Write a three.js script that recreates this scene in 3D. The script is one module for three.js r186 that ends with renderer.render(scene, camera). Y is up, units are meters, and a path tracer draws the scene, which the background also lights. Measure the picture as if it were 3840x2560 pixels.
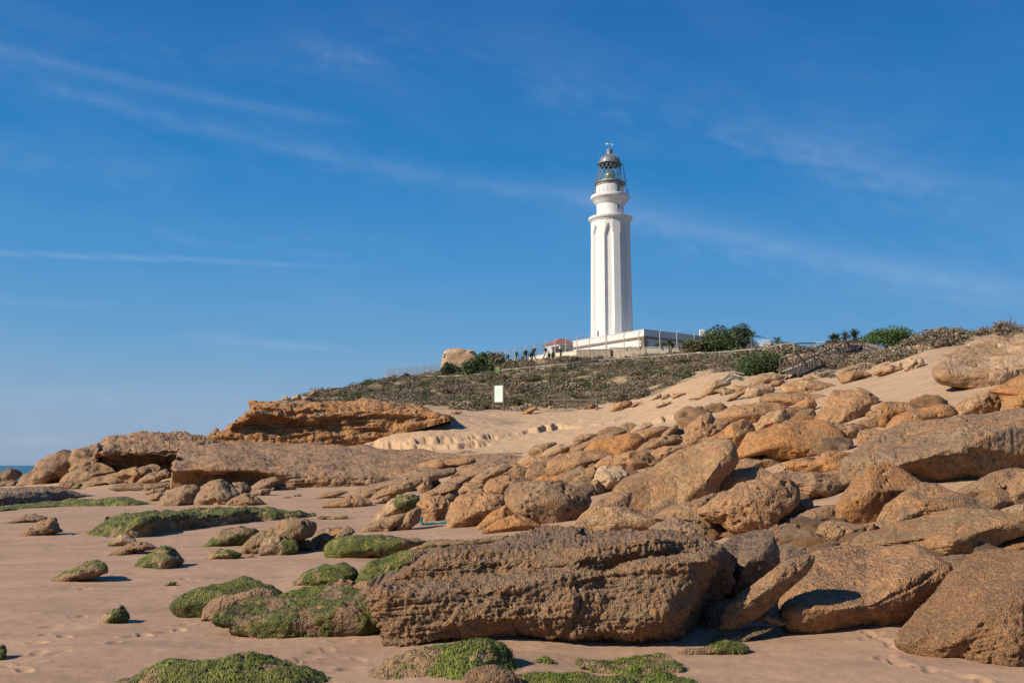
import * as THREE from 'three';
import { mergeGeometries, mergeVertices } from 'three/addons/utils/BufferGeometryUtils.js';
import { createNoise3D } from 'simplex-noise';

// ---------------------------------------------------------------- camera, sky, sun, exposure
const F = 3517, PITCH = Math.atan(465 / F), EYE = 1.65;
const scene = new THREE.Scene();
const camera = new THREE.PerspectiveCamera(2 * Math.atan(1280 / F) * 180 / Math.PI, 1024 / 682, 0.1, 60000);
camera.position.set(0, EYE, 0);
camera.rotation.x = PITCH;
const renderer = new THREE.WebGLRenderer();
renderer.toneMapping = THREE.LinearToneMapping;
renderer.toneMappingExposure = 1.35;
renderer.shadowMap.enabled = true;

const SUN_AZ = -116 * Math.PI / 180, SUN_EL = 34 * Math.PI / 180;
const sunDir = new THREE.Vector3(Math.sin(SUN_AZ) * Math.cos(SUN_EL), Math.sin(SUN_EL), -Math.cos(SUN_AZ) * Math.cos(SUN_EL));
const sun = new THREE.DirectionalLight(new THREE.Color().setRGB(1.0, 0.9, 0.76), 5);
sun.position.copy(sunDir).multiplyScalar(300).add(new THREE.Vector3(20, 0, -80));
sun.target.position.set(20, 0, -80);
sun.castShadow = true;
Object.assign(sun.shadow.camera, { left: -160, right: 160, top: 120, bottom: -120, near: 1, far: 700 });
sun.shadow.mapSize.set(4096, 4096);
scene.add(sun, sun.target);

// ---------------------------------------------------------------- small tools
function rng(seed) { let a = seed >>> 0; return () => { a = (a + 0x6D2B79F5) >>> 0; let t = a; t = Math.imul(t ^ (t >>> 15), t | 1); t ^= t + Math.imul(t ^ (t >>> 7), t | 61); return ((t ^ (t >>> 14)) >>> 0) / 4294967296; }; }
const n3 = createNoise3D(rng(11)), n3b = createNoise3D(rng(57));
const clamp = (x, a = 0, b = 1) => Math.min(b, Math.max(a, x));
const lerp = (a, b, t) => a + (b - a) * t;
const sstep = (a, b, x) => { const t = clamp((x - a) / (b - a)); return t * t * (3 - 2 * t); };
const fbm = (x, y, z, o = 4) => { let s = 0, a = 0.5; for (let i = 0; i < o; i++) { s += a * n3(x, y, z); x = x * 2.03 + 7.1; y = y * 2.03 + 3.7; z = z * 2.03 + 1.3; a *= 0.5; } return s; };
const V = (x, y, z) => new THREE.Vector3(x, y, z);
const cosP = Math.cos(PITCH), sinP = Math.sin(PITCH);
function P(px, py, d) { const x = (px - 1920) / F, y = (1280 - py) / F, k = d / (cosP - y * sinP); return V(x * k, EYE + k * (sinP + y * cosP), -d); }
const counts = {};
function numbered(n) { counts[n] = (counts[n] ?? -1) + 1; return counts[n] ? n + '_' + String(counts[n]).padStart(3, '0') : n; }
function casts(o) { o.castShadow = true; o.receiveShadow = true; return o; }
function tag(o, label, category, group) { o.userData.label = label; o.userData.category = category; if (group) o.userData.group = group; return o; }
function thing(name, label, category, pos = V(0, 0, 0), turn = 0, group) {
  const g = new THREE.Group(); g.name = numbered(name); g.position.copy(pos); g.rotation.y = turn; tag(g, label, category, group); scene.add(g); return g;
}
function part(parent, name, geo, mat) { const m = casts(new THREE.Mesh(geo, mat)); m.name = name; parent.add(m); return m; }
function structure(name, geo, mat) { const m = casts(new THREE.Mesh(geo, mat)); m.name = name; m.userData.kind = 'structure'; scene.add(m); return m; }
const col = (r, g, b) => new THREE.Color().setRGB(r, g, b);
const std = (c, roughness = 0.9, extra = {}) => new THREE.MeshStandardMaterial({ color: c, roughness, ...extra });
const box = (w, h, d, x = 0, y = 0, z = 0) => new THREE.BoxGeometry(w, h, d).translate(x, y, z);
function bar(a, b, r, seg = 6) { const v = V().subVectors(b, a), L = v.length(); const g = new THREE.CylinderGeometry(r, r, L, seg); g.applyQuaternion(new THREE.Quaternion().setFromUnitVectors(V(0, 1, 0), v.normalize())); return g.translate((a.x + b.x) / 2, (a.y + b.y) / 2, (a.z + b.z) / 2); }
function beam(a, b, w, h) { const v = V().subVectors(b, a), L = v.length(); const g = new THREE.BoxGeometry(w, h, L); const m = new THREE.Matrix4().lookAt(a, b, V(0, 1, 0)); g.applyMatrix4(m); return g.translate((a.x + b.x) / 2, (a.y + b.y) / 2, (a.z + b.z) / 2); }
const merge = (l) => mergeGeometries(l.map((g) => { const q = g.index ? g.toNonIndexed() : g; return q; }));

// tileable noise textures
function tileField(N, octs, seed) {
  const out = new Float32Array(N * N); const r = rng(seed);
  for (const [per, amp] of octs) {
    const g = new Float32Array(per * per); for (let i = 0; i < g.length; i++) g[i] = r() * 2 - 1;
    for (let y = 0; y < N; y++) for (let x = 0; x < N; x++) {
      const fx = x / N * per, fy = y / N * per, ix = fx | 0, iy = fy | 0; let tx = fx - ix, ty = fy - iy; tx = tx * tx * (3 - 2 * tx); ty = ty * ty * (3 - 2 * ty);
      const a = g[(iy % per) * per + ix % per], b = g[(iy % per) * per + (ix + 1) % per], c = g[((iy + 1) % per) * per + ix % per], d = g[((iy + 1) % per) * per + (ix + 1) % per];
      out[y * N + x] += amp * lerp(lerp(a, b, tx), lerp(c, d, tx), ty);
    }
  }
  return out;
}
function texOf(N, fn, srgb = true) {
  const d = new Uint8Array(N * N * 4);
  for (let i = 0; i < N * N; i++) { const c = fn(i % N, (i / N) | 0, i); d[i * 4] = c[0] * 255; d[i * 4 + 1] = c[1] * 255; d[i * 4 + 2] = c[2] * 255; d[i * 4 + 3] = 255; }
  const t = new THREE.DataTexture(d, N, N); t.wrapS = t.wrapT = THREE.RepeatWrapping; t.magFilter = THREE.LinearFilter; t.minFilter = THREE.LinearMipmapLinearFilter; t.generateMipmaps = true;
  if (srgb) t.colorSpace = THREE.SRGBColorSpace; t.needsUpdate = true; return t;
}

// ---------------------------------------------------------------- the sky: clear blue air with thin high cirrus and old vapour trails
{
  const W = 2048, Hh = 1024, D = new Float32Array(W * Hh * 4);
  const stops = [[-90, .15, .2, .26], [-2, .28, .37, .48], [0, .30, .39, .52], [1.5, .30, .405, .55], [4, .245, .40, .58], [7.5, .14, .355, .61], [12.7, .066, .282, .60], [18.5, .027, .212, .53], [27, .02, .15, .44], [40, .015, .11, .36], [90, .01, .08, .29]];
  const KX = 1 / renderer.toneMappingExposure;
  const skyAt = (el) => { let i = 0; while (i < stops.length - 2 && el > stops[i + 1][0]) i++; const a = stops[i], b = stops[i + 1], t = clamp((el - a[0]) / (b[0] - a[0])); return [1, 2, 3].map((k) => lerp(a[k], b[k], t)); };
  // streaks: [x0,y0,x1,y1 in photo pixels, half width, strength, ragged]
  const S = [[-200, 150, 2300, 760, 60, .035, .8], [2200, 745, 4100, 1160, 70, .07, .6], [2350, 800, 4100, 1130, 26, .05, .5], [3000, 560, 4100, 900, 160, .03, .7], [-200, 128, 1300, 455, 20, .055, .4], [200, 330, 2300, 752, 24, .05, .4], [-100, 942, 700, 972, 5, .15, .15], [640, 969, 1420, 1000, 4, .09, .3], [680, 905, 1300, 955, 9, .035, .5],
    [2700, 470, 3600, 720, 60, .065, 1], [-100, 1122, 400, 1150, 9, .06, .4], [980, 1285, 1240, 1305, 12, .10, .6], [660, 1258, 1000, 1290, 18, .05, .7], [1090, 140, 1390, 235, 26, .05, 1], [1205, 150, 1225, 260, 24, .045, 1], [1270, 170, 1370, 215, 14, .06, 1],
    [-200, 540, 700, 640, 60, .03, .8], [3650, 690, 3900, 720, 16, .05, .7], [0, 1520, 1500, 1560, 50, .04, .8], [-200, 1480, 900, 1470, 40, .05, .8], [0, 1655, 240, 1650, 18, .10, 1], [2000, 300, 3400, 560, 90, .03, 1], [300, 830, 1500, 905, 60, .03, .8], [1300, 10, 3900, 500, 120, .018, .8], [-200, 30, 1400, 230, 90, .022, .8]];
  const trail = S.map(([x0, y0, x1, y1, w, k, rag]) => {
    const an = (x, y) => { const p = P(x, y, 1), v = V(p.x, p.y - EYE, -1); return [Math.atan2(v.x, 1) * 180 / Math.PI, Math.atan2(v.y, Math.hypot(v.x, 1)) * 180 / Math.PI]; };
    const a = an(x0, y0), b = an(x1, y1), L = Math.hypot(b[0] - a[0], b[1] - a[1]); return { a, u: [(b[0] - a[0]) / L, (b[1] - a[1]) / L], L, w: w / 61, k, rag };
  });
  for (let j = 0; j < Hh; j++) for (let i = 0; i < W; i++) {
    const el = ((j + .5) / Hh - .5) * 180, th = ((i + .5) / W - .5) * 2 * Math.PI; // three: u = atan2(z, x)
    const x = Math.cos(th), z = Math.sin(th), az = Math.atan2(x, -z) * 180 / Math.PI;
    // paler towards the sun's side, low down
    const sunny = Math.max(0, Math.cos((az + 116) * Math.PI / 180));
    const c = skyAt(el - 3.0 * sunny * Math.exp(-Math.max(0, el) / 25) + 1.2 * clamp(az / 28, 0, 1));
    let hz = 0;
    const wx = Math.cos(az * Math.PI / 180) * 3, wz = Math.sin(az * Math.PI / 180) * 3;
    if (el > -1 && el < 70) {
      const rot = el - az * -0.22; // streaky texture runs down to the right
      const wsp = fbm(wx * 1.2, rot * .20, wz * 1.2, 4); hz += 0.028 * Math.max(0, wsp + .15) * sstep(0, 8, el);
      for (const t of trail) {
        const dx = az - t.a[0], dy = el - t.a[1], al = dx * t.u[0] + dy * t.u[1], ac = dx * -t.u[1] + dy * t.u[0];
        if (al < -3 || al > t.L + 3 || Math.abs(ac) > t.w * 4) continue;
        const f = fbm(al * .35, ac * 1.3 + 20 * t.k, t.L, 4), f2 = fbm(al * .08, 3, t.L * 2, 2);
        const e = Math.exp(-Math.pow((ac + t.rag * t.w * f) / t.w, 2)) * sstep(-2, 2, al) * (1 - sstep(t.L - 2, t.L + 2, al));
        hz += t.k * e * clamp(1 - t.rag * (.45 - 1.1 * f) + .8 * f2 * t.rag, .1, 1.6);
      }
    }
    const o = (j * W + i) * 4, q = [.80, .84, .95];
    for (let k = 0; k < 3; k++) D[o + k] = KX * lerp(c[k], q[k], clamp(hz));
    D[o + 3] = 1;
  }
  const t = new THREE.DataTexture(D, W, Hh, THREE.RGBAFormat, THREE.FloatType);
  t.mapping = THREE.EquirectangularReflectionMapping; t.colorSpace = THREE.LinearSRGBColorSpace; t.magFilter = t.minFilter = THREE.LinearFilter; t.wrapS = THREE.RepeatWrapping; t.needsUpdate = true;
  scene.background = t; scene.environment = t;
}

// ---------------------------------------------------------------- the lie of the land: height along lines of bearing, [distance, height]
const COLS = [
  [-1400, '2,-.35 20,-.6 50,-1.2 90,-2 700,-4'],
  [-300, '2,-.1 10,-.1 20,-.08 40,0 55,0 70,-.5 90,-1.6 700,-4'],
  [0, '2,0 10,-.03 20,0 40,.12 58,.2 68,.05 80,-.8 95,-1.8 700,-4'],
  [300, '2,0 10,0 20,.03 40,.2 58,.35 70,.7 85,.8 110,-.5 140,-2 700,-4'],
  [650, '2,0 10,0 20,.05 35,.22 48,.45 60,1 72,2 90,3.2 115,3 150,0 190,-2 700,-4'],
  [880, '2,0 10,0 20,.08 35,.3 45,.6 52,1.1 63,1.7 74,2.3 82,3 95,3.6 120,3 150,1 200,-1 300,-3 700,-4'],
  [1050, '2,0 10,0 20,.08 35,.33 45,.6 52,1.1 63,1.75 74,2.5 82,3.9 95,6.3 115,8.3 150,7 200,3 300,-2 700,-4'],
  [1180, '2,0 10,.01 20,.09 35,.35 44,.58 51,1.15 62,1.8 74,2.6 82,4.8 93,7 120,10.2 150,12 200,10.5 300,4 700,-3'],
  [1340, '2,0 10,.02 20,.1 35,.4 43,.55 50,1.2 60,2.0 66,2.5 73,3.7 80,5.2 90,7 120,10.7 150,14 200,16 250,17 300,13 700,0'],
  [1450, '2,0 10,.03 20,.12 34,.42 43,.6 51,1.4 60,2.1 66,2.7 73,4.6 80,5.8 90,7.05 120,11 150,14.9 200,19 235,22.6 260,24 400,17 700,8'],
  [1600, '2,0 10,.05 20,.15 33,.45 42,.75 52,1.7 60,2.3 64,2.7 74,5.1 90,7.1 120,11 160,16.4 200,21 225,23 260,24 400,18 700,15'],
  [1920, '2,0 10,.08 20,.3 30,.65 40,1.05 50,1.8 58,2.4 64,3.1 72,4.4 80,5.5 92,7.1 115,10.6 140,15.4 160,19.2 200,20.5 700,18'],
  [2300, '2,0 8,0 14,.15 20,.5 27,1 35,1.7 45,2.6 55,3.3 63,4.1 75,5.6 85,6.85 110,10.9 135,16.4 147,19.2 160,20.5 300,20 700,18'],
  [2700, '2,0 8,0 12,.12 20,.75 30,1.85 40,3 50,4.3 70,7.4 85,10 105,13 125,16 150,19.3 300,19 700,18'],
  [3000, '2,0 8,0 12,.25 18,1 25,1.9 35,3.3 45,4.6 62,7 85,10.6 110,14.5 135,17.6 300,18 700,16'],
  [3250, '2,0 8,0 12,.35 16,.95 20,1.6 26,2.55 33,3.65 40,4.7 60,7.6 85,11 110,15.4 130,16 300,14 700,12'],
  [3550, '2,0 8,0 12,.45 16,1.1 20,1.85 26,3 33,4.3 40,5.6 60,9.2 75,11.7 100,12 300,8 700,8'],
  [3840, '2,0 8,0 10,.15 13,.6 17,1.4 22,2.5 27,3.5 32,4.6 40,6.2 60,9.6 75,12 100,12 300,8 700,8'],
  [4600, '2,.05 8,.3 13,1.2 20,2.6 30,5 45,8 70,12 100,12.5 300,9 700,8'],
].map(([px, s]) => ({ s: (px - 1920) / F, k: s.split(' ').map((q) => q.split(',').map(Number)) }));
function pchip(k) {
  const n = k.length, h = [], dl = [], m = new Array(n).fill(0);
  for (let i = 0; i < n - 1; i++) { h[i] = k[i + 1][0] - k[i][0]; dl[i] = (k[i + 1][1] - k[i][1]) / h[i]; }
  m[0] = dl[0]; m[n - 1] = dl[n - 2];
  for (let i = 1; i < n - 1; i++) m[i] = dl[i - 1] * dl[i] <= 0 ? 0 : 3 * (h[i - 1] + h[i]) / ((2 * h[i] + h[i - 1]) / dl[i - 1] + (h[i] + 2 * h[i - 1]) / dl[i]);
  return (x) => { if (x <= k[0][0]) return k[0][1]; if (x >= k[n - 1][0]) return k[n - 1][1]; let i = 0; while (x > k[i + 1][0]) i++; const t = (x - k[i][0]) / h[i], t2 = t * t, t3 = t2 * t; return (2 * t3 - 3 * t2 + 1) * k[i][1] + (t3 - 2 * t2 + t) * h[i] * m[i] + (-2 * t3 + 3 * t2) * k[i + 1][1] + (t3 - t2) * h[i] * m[i + 1]; };
}
const LUTN = 1600, LMIN = Math.log(2), LMAX = Math.log(700);
for (const c of COLS) { const f = pchip(c.k); c.t = new Float32Array(LUTN + 2); for (let i = 0; i < LUTN + 2; i++) c.t[i] = f(Math.exp(lerp(LMIN, LMAX, i / LUTN))); }
function H0(x, z) {
  const d = Math.max(2, -z), s = clamp(x / d, COLS[0].s, COLS[COLS.length - 1].s), u = clamp((Math.log(d) - LMIN) / (LMAX - LMIN)) * LUTN, iu = Math.min(LUTN - 1, u | 0), fu = u - iu;
  let i = 0; while (i < COLS.length - 2 && s > COLS[i + 1].s) i++;
  const at = (j) => { const c = COLS[clamp(j, 0, COLS.length - 1)]; return lerp(c.t[iu], c.t[iu + 1], fu); };
  const a = COLS[i], b = COLS[i + 1], t = clamp((s - a.s) / (b.s - a.s)), t2 = t * t, t3 = t2 * t, w = b.s - a.s;
  const p0 = at(i), p1 = at(i + 1), sl = (j) => { const l = COLS[Math.max(0, j - 1)], r = COLS[Math.min(COLS.length - 1, j + 1)]; return (at(j + 1) - at(j - 1)) / (r.s - l.s) * w; };
  return (2 * t3 - 3 * t2 + 1) * p0 + (t3 - 2 * t2 + t) * sl(i) * .8 + (-2 * t3 + 3 * t2) * p1 + (t3 - t2) * sl(i + 1) * .8;
}
function hit(px, py, from = 4) { let pd = from; for (let d = from; d < 320; d *= 1.01) { const p = P(px, py, d); if (p.y < H0(p.x, p.z)) { let a = pd, b = d; for (let i = 0; i < 14; i++) { const m = (a + b) / 2, q = P(px, py, m); if (q.y < H0(q.x, q.z)) b = m; else a = m; } return b; } pd = d; } return 320; }
const ground = (px, d) => { const x = (px - 1920) / F * d; return V(x, H(x, -d), -d); };
// views of the photograph in which things were measured: [left, top, scale]
const VW = { 1: [0, 1400, 2.45], 2: [700, 1400, 1.96], 3: [1700, 1400, 1.96], 4: [2640, 1400, 1.96], 5: [0, 1900, 1.96], 6: [1100, 1900, 1.96], 7: [2640, 1900, 1.96], 8: [2000, 1900, 2.352], 9: [2750, 1180, 2.158], 0: [0, 0, 1] };
const pts = (v, s) => s.trim().split(/\s+/).map((q) => { const [x, y] = q.split(',').map(Number), w = VW[v]; return [w[0] + x / w[2], w[1] + y / w[2]]; });

// eroded edges in the upper sand, footprints on the lower beach
const scarps = [pts(3, '-300,520 0,500 260,478 420,455 600,420 750,392 900,392 1100,372 1180,360'), pts(3, '1470,360 1600,322 1830,292 1900,250 2100,228 2260,195'), pts(2, '1330,520 1600,540 1900,545 2200,520')].map((l) => l.map(([x, y]) => { const d = hit(x, y), p = P(x, y, d); return [p.x, p.z]; }));
const feet = [];
for (const [v, s] of [[5, '370,875 325,935 265,1005 280,1078 268,1095 215,1165 560,805 600,800 1225,915 1320,900 985,950 1060,940 1410,545 1360,535 1040,665 1075,660 1230,600 1330,655 1350,860 740,1020 830,1010 420,1085 80,1190 180,1215 470,960 500,590 620,600 1015,20 1010,42 2330,1070 2200,1120 2150,1140 550,205 470,235 1500,450 1330,225 370,300 690,480 960,488 1000,486'], [6, '350,985 380,980 200,1065 250,1050 400,1172 440,1165 20,1130 100,1105 480,1105 400,30 520,40'], [7, '1220,950 1270,962 1200,985 1320,1000 1390,1010 1385,1042 1340,1115 1370,1130 1430,1165 1460,1160 1660,1210 1720,1205 1880,1250 1930,1258 2000,1290 2060,1288'], [2, '1190,1010 1300,1020 780,965 830,968 1130,995 950,985 1040,990']])
  for (const [x, y] of pts(v, s)) { const d = hit(x, y), p = P(x, y, d); feet.push([p.x, p.z, d]); }
const footGrid = new Map();
feet.forEach(([x, z, d], i) => { const a = (n3(x * 3, z * 3, 1)) * 3; for (let u = -1; u <= 1; u++) for (let v = -1; v <= 1; v++) { const k = Math.floor(x / .5 + u) + ',' + Math.floor(z / .5 + v); if (!footGrid.has(k)) footGrid.set(k, []); footGrid.get(k).push([x, z, Math.cos(a), Math.sin(a), .8 + .5 * n3b(x, z, 4)]); } });
function H(x, z) {
  let h = H0(x, z); const d = -z, px = 1920 + x / Math.max(2, d) * F;
  const up = sstep(40, 75, d), hill = sstep(88, 105, d + (px > 2500 ? (px - 2500) * .03 : 0));
  h += .05 * fbm(x * .22, 1.5, z * .22, 3) + .012 * fbm(x * .9, 4, z * .9, 2);
  if (d < 40) { // wind and water ripples, footprints
    h += .0035 * n3(x * 1.2, 8, z * 5) * sstep(40, 10, d) + .003 * n3(x * 6, 2, z * 6);
    const l = footGrid.get(Math.floor(x / .5) + ',' + Math.floor(z / .5));
    if (l) for (const [fx, fz, c, s, k] of l) { const u = ((x - fx) * c + (z - fz) * s) / .105, v = ((z - fz) * c - (x - fx) * s) / .05, q = u * u + v * v; if (q < 5) h += k * (-.028 * Math.exp(-q * q) + .006 * Math.exp(-(q - 2) * (q - 2) * 1.5)); }
  }
  if (d > 55 && d < 115) { // trampled dry sand
    const dry = up * (1 - hill); h += dry * (.10 * fbm(x * .6, 7, z * .6, 3) + .04 * Math.max(-.6, -Math.abs(n3(x * 1.7, 5, z * 1.2)) + .15) + .03 * n3(x * 4, 5, z * 3));
  }
  if (d > 30 && d < 100) for (const l of scarps) {
    let best = 9, sd = 9;
    for (let i = 0; i < l.length - 1; i++) { const [ax, az] = l[i], [bx, bz] = l[i + 1], ux = bx - ax, uz = bz - az, L2 = ux * ux + uz * uz, t = ((x - ax) * ux + (z - az) * uz) / L2; if (t < -.1 || t > 1.1) continue; const tc = clamp(t), qx = x - ax - ux * tc, qz = z - az - uz * tc, dd = Math.hypot(qx, qz); if (dd < best) { best = dd; sd = dd * Math.sign(ux * qz - uz * qx); } }
    if (best < 5) { const e = sd + .5 * n3(x * .9, 3, 1) + .14 * n3(x * 3.1, 3, 4) + .09 * n3(x * 8.3, 5, z * 3), f = .55 + .45 * n3b(x * .25, 2, l.length); h += -.32 * f * Math.tanh(e / .12) * Math.exp(-Math.pow(e / (e > 0 ? 1.1 : 2.4), 2)); }
  }
  if (hill > 0) h += hill * (1.1 * fbm(x * .05, 3, z * .05, 3) + .45 * fbm(x * .22, 6, z * .22, 3)) * (d > 135 ? .45 : 1);
  return h;
}

// where the line of sight through a picture point meets the finished ground
function stand(px, py, from, fall) { let pd = from; for (let d = from; d < 300; d += .4) { const p = P(px, py, d); if (p.y < H(p.x, p.z)) { let a = pd, b = d; for (let i = 0; i < 10; i++) { const m = (a + b) / 2, q = P(px, py, m); if (q.y < H(q.x, q.z)) b = m; else a = m; } return b; } pd = d; } return fall; }
// ---------------------------------------------------------------- materials
const RN = 1024;
const rockF = tileField(RN, [[8, .25], [21, .3], [53, .35], [127, .35], [256, .3]], 3), rockP = tileField(RN, [[40, .6], [90, .4]], 9), rockS = tileField(RN, [[340, 1]], 12);
const rockMap = texOf(RN, (x, y, i) => { const g = clamp(.88 + .17 * rockF[i], .3, 1), sh = rockS[i] > .86 && rockP[i] > .12 ? 1 : 0; return sh ? [.97, .93, .86] : [g, g * .99, g * .97]; });
const rockBump = texOf(RN, (x, y, i) => { const pit = rockP[i] > .28 ? (rockP[i] - .28) * 1.6 : 0; const g = clamp(.55 + .33 * rockF[i] - pit); return [g, g, g]; }, false);
const M = {};
M.rock = new THREE.MeshStandardMaterial({ color: 0xffffff, vertexColors: true, map: rockMap, bumpMap: rockBump, bumpScale: .05, roughness: .93 });
const sandF = tileField(1024, [[6, .2], [17, .25], [60, .3], [150, .3], [400, .45]], 21);
const sandMap = texOf(1024, (x, y, i) => { const g = clamp(.90 + .085 * sandF[i]); return [g, g * .995, g * .985]; });
const sandBump = texOf(1024, (x, y, i) => { const g = clamp(.5 + .32 * sandF[i]); return [g, g, g]; }, false);
M.ground = new THREE.MeshStandardMaterial({ color: 0xffffff, vertexColors: true, map: sandMap, bumpMap: sandBump, bumpScale: .006, roughness: .95 });

// ---------------------------------------------------------------- ground sheet: beach, dune and hill in one
{
  const th = [], rr = []; const NT = 590;
  for (let i = 0; i <= NT; i++) th.push(lerp(-30.5, 30.5, i / NT));
  for (let a = 32; a < 60; a += 1.5) th.push(a); for (let a = 60; a < 300; a += 6) th.push(a); for (let a = 300; a < 329; a += 1.5) th.push(a);
  const band = (a, b, n, p = 1) => { for (let i = 0; i < n; i++) rr.push(a + (b - a) * Math.pow(i / n, p)); };
  band(.5, 6.5, 8); band(6.5, 12, 150); band(12, 20, 90); band(20, 40, 66); band(40, 60, 46); band(60, 96, 130); band(96, 160, 74); band(160, 260, 34); band(260, 700, 14); rr.push(700);
  const NR = rr.length, NC = th.length, pos = new Float32Array(NR * NC * 3), c3 = new Float32Array(NR * NC * 3), uv = new Float32Array(NR * NC * 2), idx = [];
  const wet = [.425, .26, .157], dry = [.51, .335, .19], soil = [.30, .21, .125], grass = [.115, .115, .04], brown = [.165, .12, .072];
  let o = 0;
  for (let j = 0; j < NR; j++) for (let i = 0; i < NC; i++, o++) {
    const a = th[i] * Math.PI / 180, r = rr[j], x = r * Math.sin(a), z = -r * Math.cos(a); let y;
    if (Math.abs(th[i]) <= 60 || th[i] >= 300) y = H(x, z); else { const t = (th[i] - 60) / 240, e = sstep(0, .25, t); y = lerp(H0(Math.sin(Math.PI / 3) * r, -r * .5), H0(-Math.sin(Math.PI / 3) * r, -r * .5), e); }
    pos.set([x, y, z], o * 3); uv.set([x / 2.2, z / 2.2], o * 2);
    const d = r * Math.cos(a), px = 1920 + x / Math.max(1, d) * F;
    const wd = clamp(sstep(30, 62, d + Math.max(0, px - 2300) * .022 + 7 * fbm(x * .06, 2, z * .06, 3)));
    const hl = sstep(-.16, .16, (d + (px > 2500 ? (px - 2500) * .03 : 0) - 97) / 60 + .55 * fbm(x * .09, 9, z * .09, 4));
    const gr = hl * sstep(-.02, .22, fbm(x * .13 + 5, 3, z * .13, 4) + .2 - clamp((px - 2450) / 2200) + (px < 1550 && px > 1000 ? .15 : 0)), gg = sstep(-.1, .15, fbm(x * .2, 13, z * .2, 3) - (px < 1600 ? -.12 : .05));
    const n = 1 + .10 * fbm(x * .5, 1, z * .5, 3) + .06 * fbm(x * 2.5, 5, z * 2.5, 2) - (d < 60 ? .13 * sstep(.05, .3, fbm(x * .35, 17, z * 1.1, 4)) + .05 * sstep(.1, .4, n3(x * 3, 19, z * 9)) : 0);
    for (let k = 0; k < 3; k++) { let v = lerp(wet[k], dry[k], wd); v = lerp(v, lerp(dry[k], soil[k], .6), hl); v = lerp(v, lerp(brown[k], grass[k], gg), gr * .8); c3[o * 3 + k] = v * n; }
  }
  for (let j = 0; j < NR - 1; j++) for (let i = 0; i < NC; i++) { const i2 = (i + 1) % NC, a = j * NC + i, b = j * NC + i2, c = a + NC, d = b + NC; idx.push(a, b, c, b, d, c); }
  const g = new THREE.BufferGeometry(); g.setAttribute('position', new THREE.BufferAttribute(pos, 3)); g.setAttribute('color', new THREE.BufferAttribute(c3, 3)); g.setAttribute('uv', new THREE.BufferAttribute(uv, 2)); g.setIndex(idx); g.computeVertexNormals();
  structure('ground', g, M.ground);
  // sea
  const wv = tileField(512, [[8, .4], [23, .4], [61, .3]], 31), wb = texOf(512, (x, y, i) => { const q = clamp(.5 + .4 * wv[i]); return [q, q, q]; }, false);
  const sg = new THREE.PlaneGeometry(50000, 50000, 1, 1).rotateX(-Math.PI / 2); const su = sg.attributes.uv; for (let i = 0; i < su.count; i++) su.setXY(i, su.getX(i) * 4000, su.getY(i) * 4000);
  const sea = structure('sea', sg, new THREE.MeshStandardMaterial({ color: col(.03, .125, .17), roughness: .35, bumpMap: wb, bumpScale: .5 })); sea.position.y = -.95;
}

// ---------------------------------------------------------------- rocks
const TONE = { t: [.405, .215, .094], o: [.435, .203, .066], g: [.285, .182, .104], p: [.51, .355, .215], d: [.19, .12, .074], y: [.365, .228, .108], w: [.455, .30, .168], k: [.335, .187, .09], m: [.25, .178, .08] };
const icoCache = {};
function ico(n) { if (!icoCache[n]) { const g = new THREE.IcosahedronGeometry(1, n); g.deleteAttribute('uv'); g.deleteAttribute('normal'); icoCache[n] = mergeVertices(g, 1e-5); } return icoCache[n]; }
function vnormals(pos, idx) {
  const n = new Float32Array(pos.length);
  for (let i = 0; i < idx.length; i += 3) {
    const a = idx[i] * 3, b = idx[i + 1] * 3, c = idx[i + 2] * 3, ux = pos[b] - pos[a], uy = pos[b + 1] - pos[a + 1], uz = pos[b + 2] - pos[a + 2], vx = pos[c] - pos[a], vy = pos[c + 1] - pos[a + 1], vz = pos[c + 2] - pos[a + 2];
    const x = uy * vz - uz * vy, y = uz * vx - ux * vz, z = ux * vy - uy * vx;
    n[a] += x; n[a + 1] += y; n[a + 2] += z; n[b] += x; n[b + 1] += y; n[b + 2] += z; n[c] += x; n[c + 1] += y; n[c + 2] += z;
  }
  for (let i = 0; i < n.length; i += 3) { const l = Math.hypot(n[i], n[i + 1], n[i + 2]) || 1; n[i] /= l; n[i + 1] /= l; n[i + 2] /= l; }
  return n;
}
const boulders = []; let rockSeed = 1, TRIS = 0;
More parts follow.
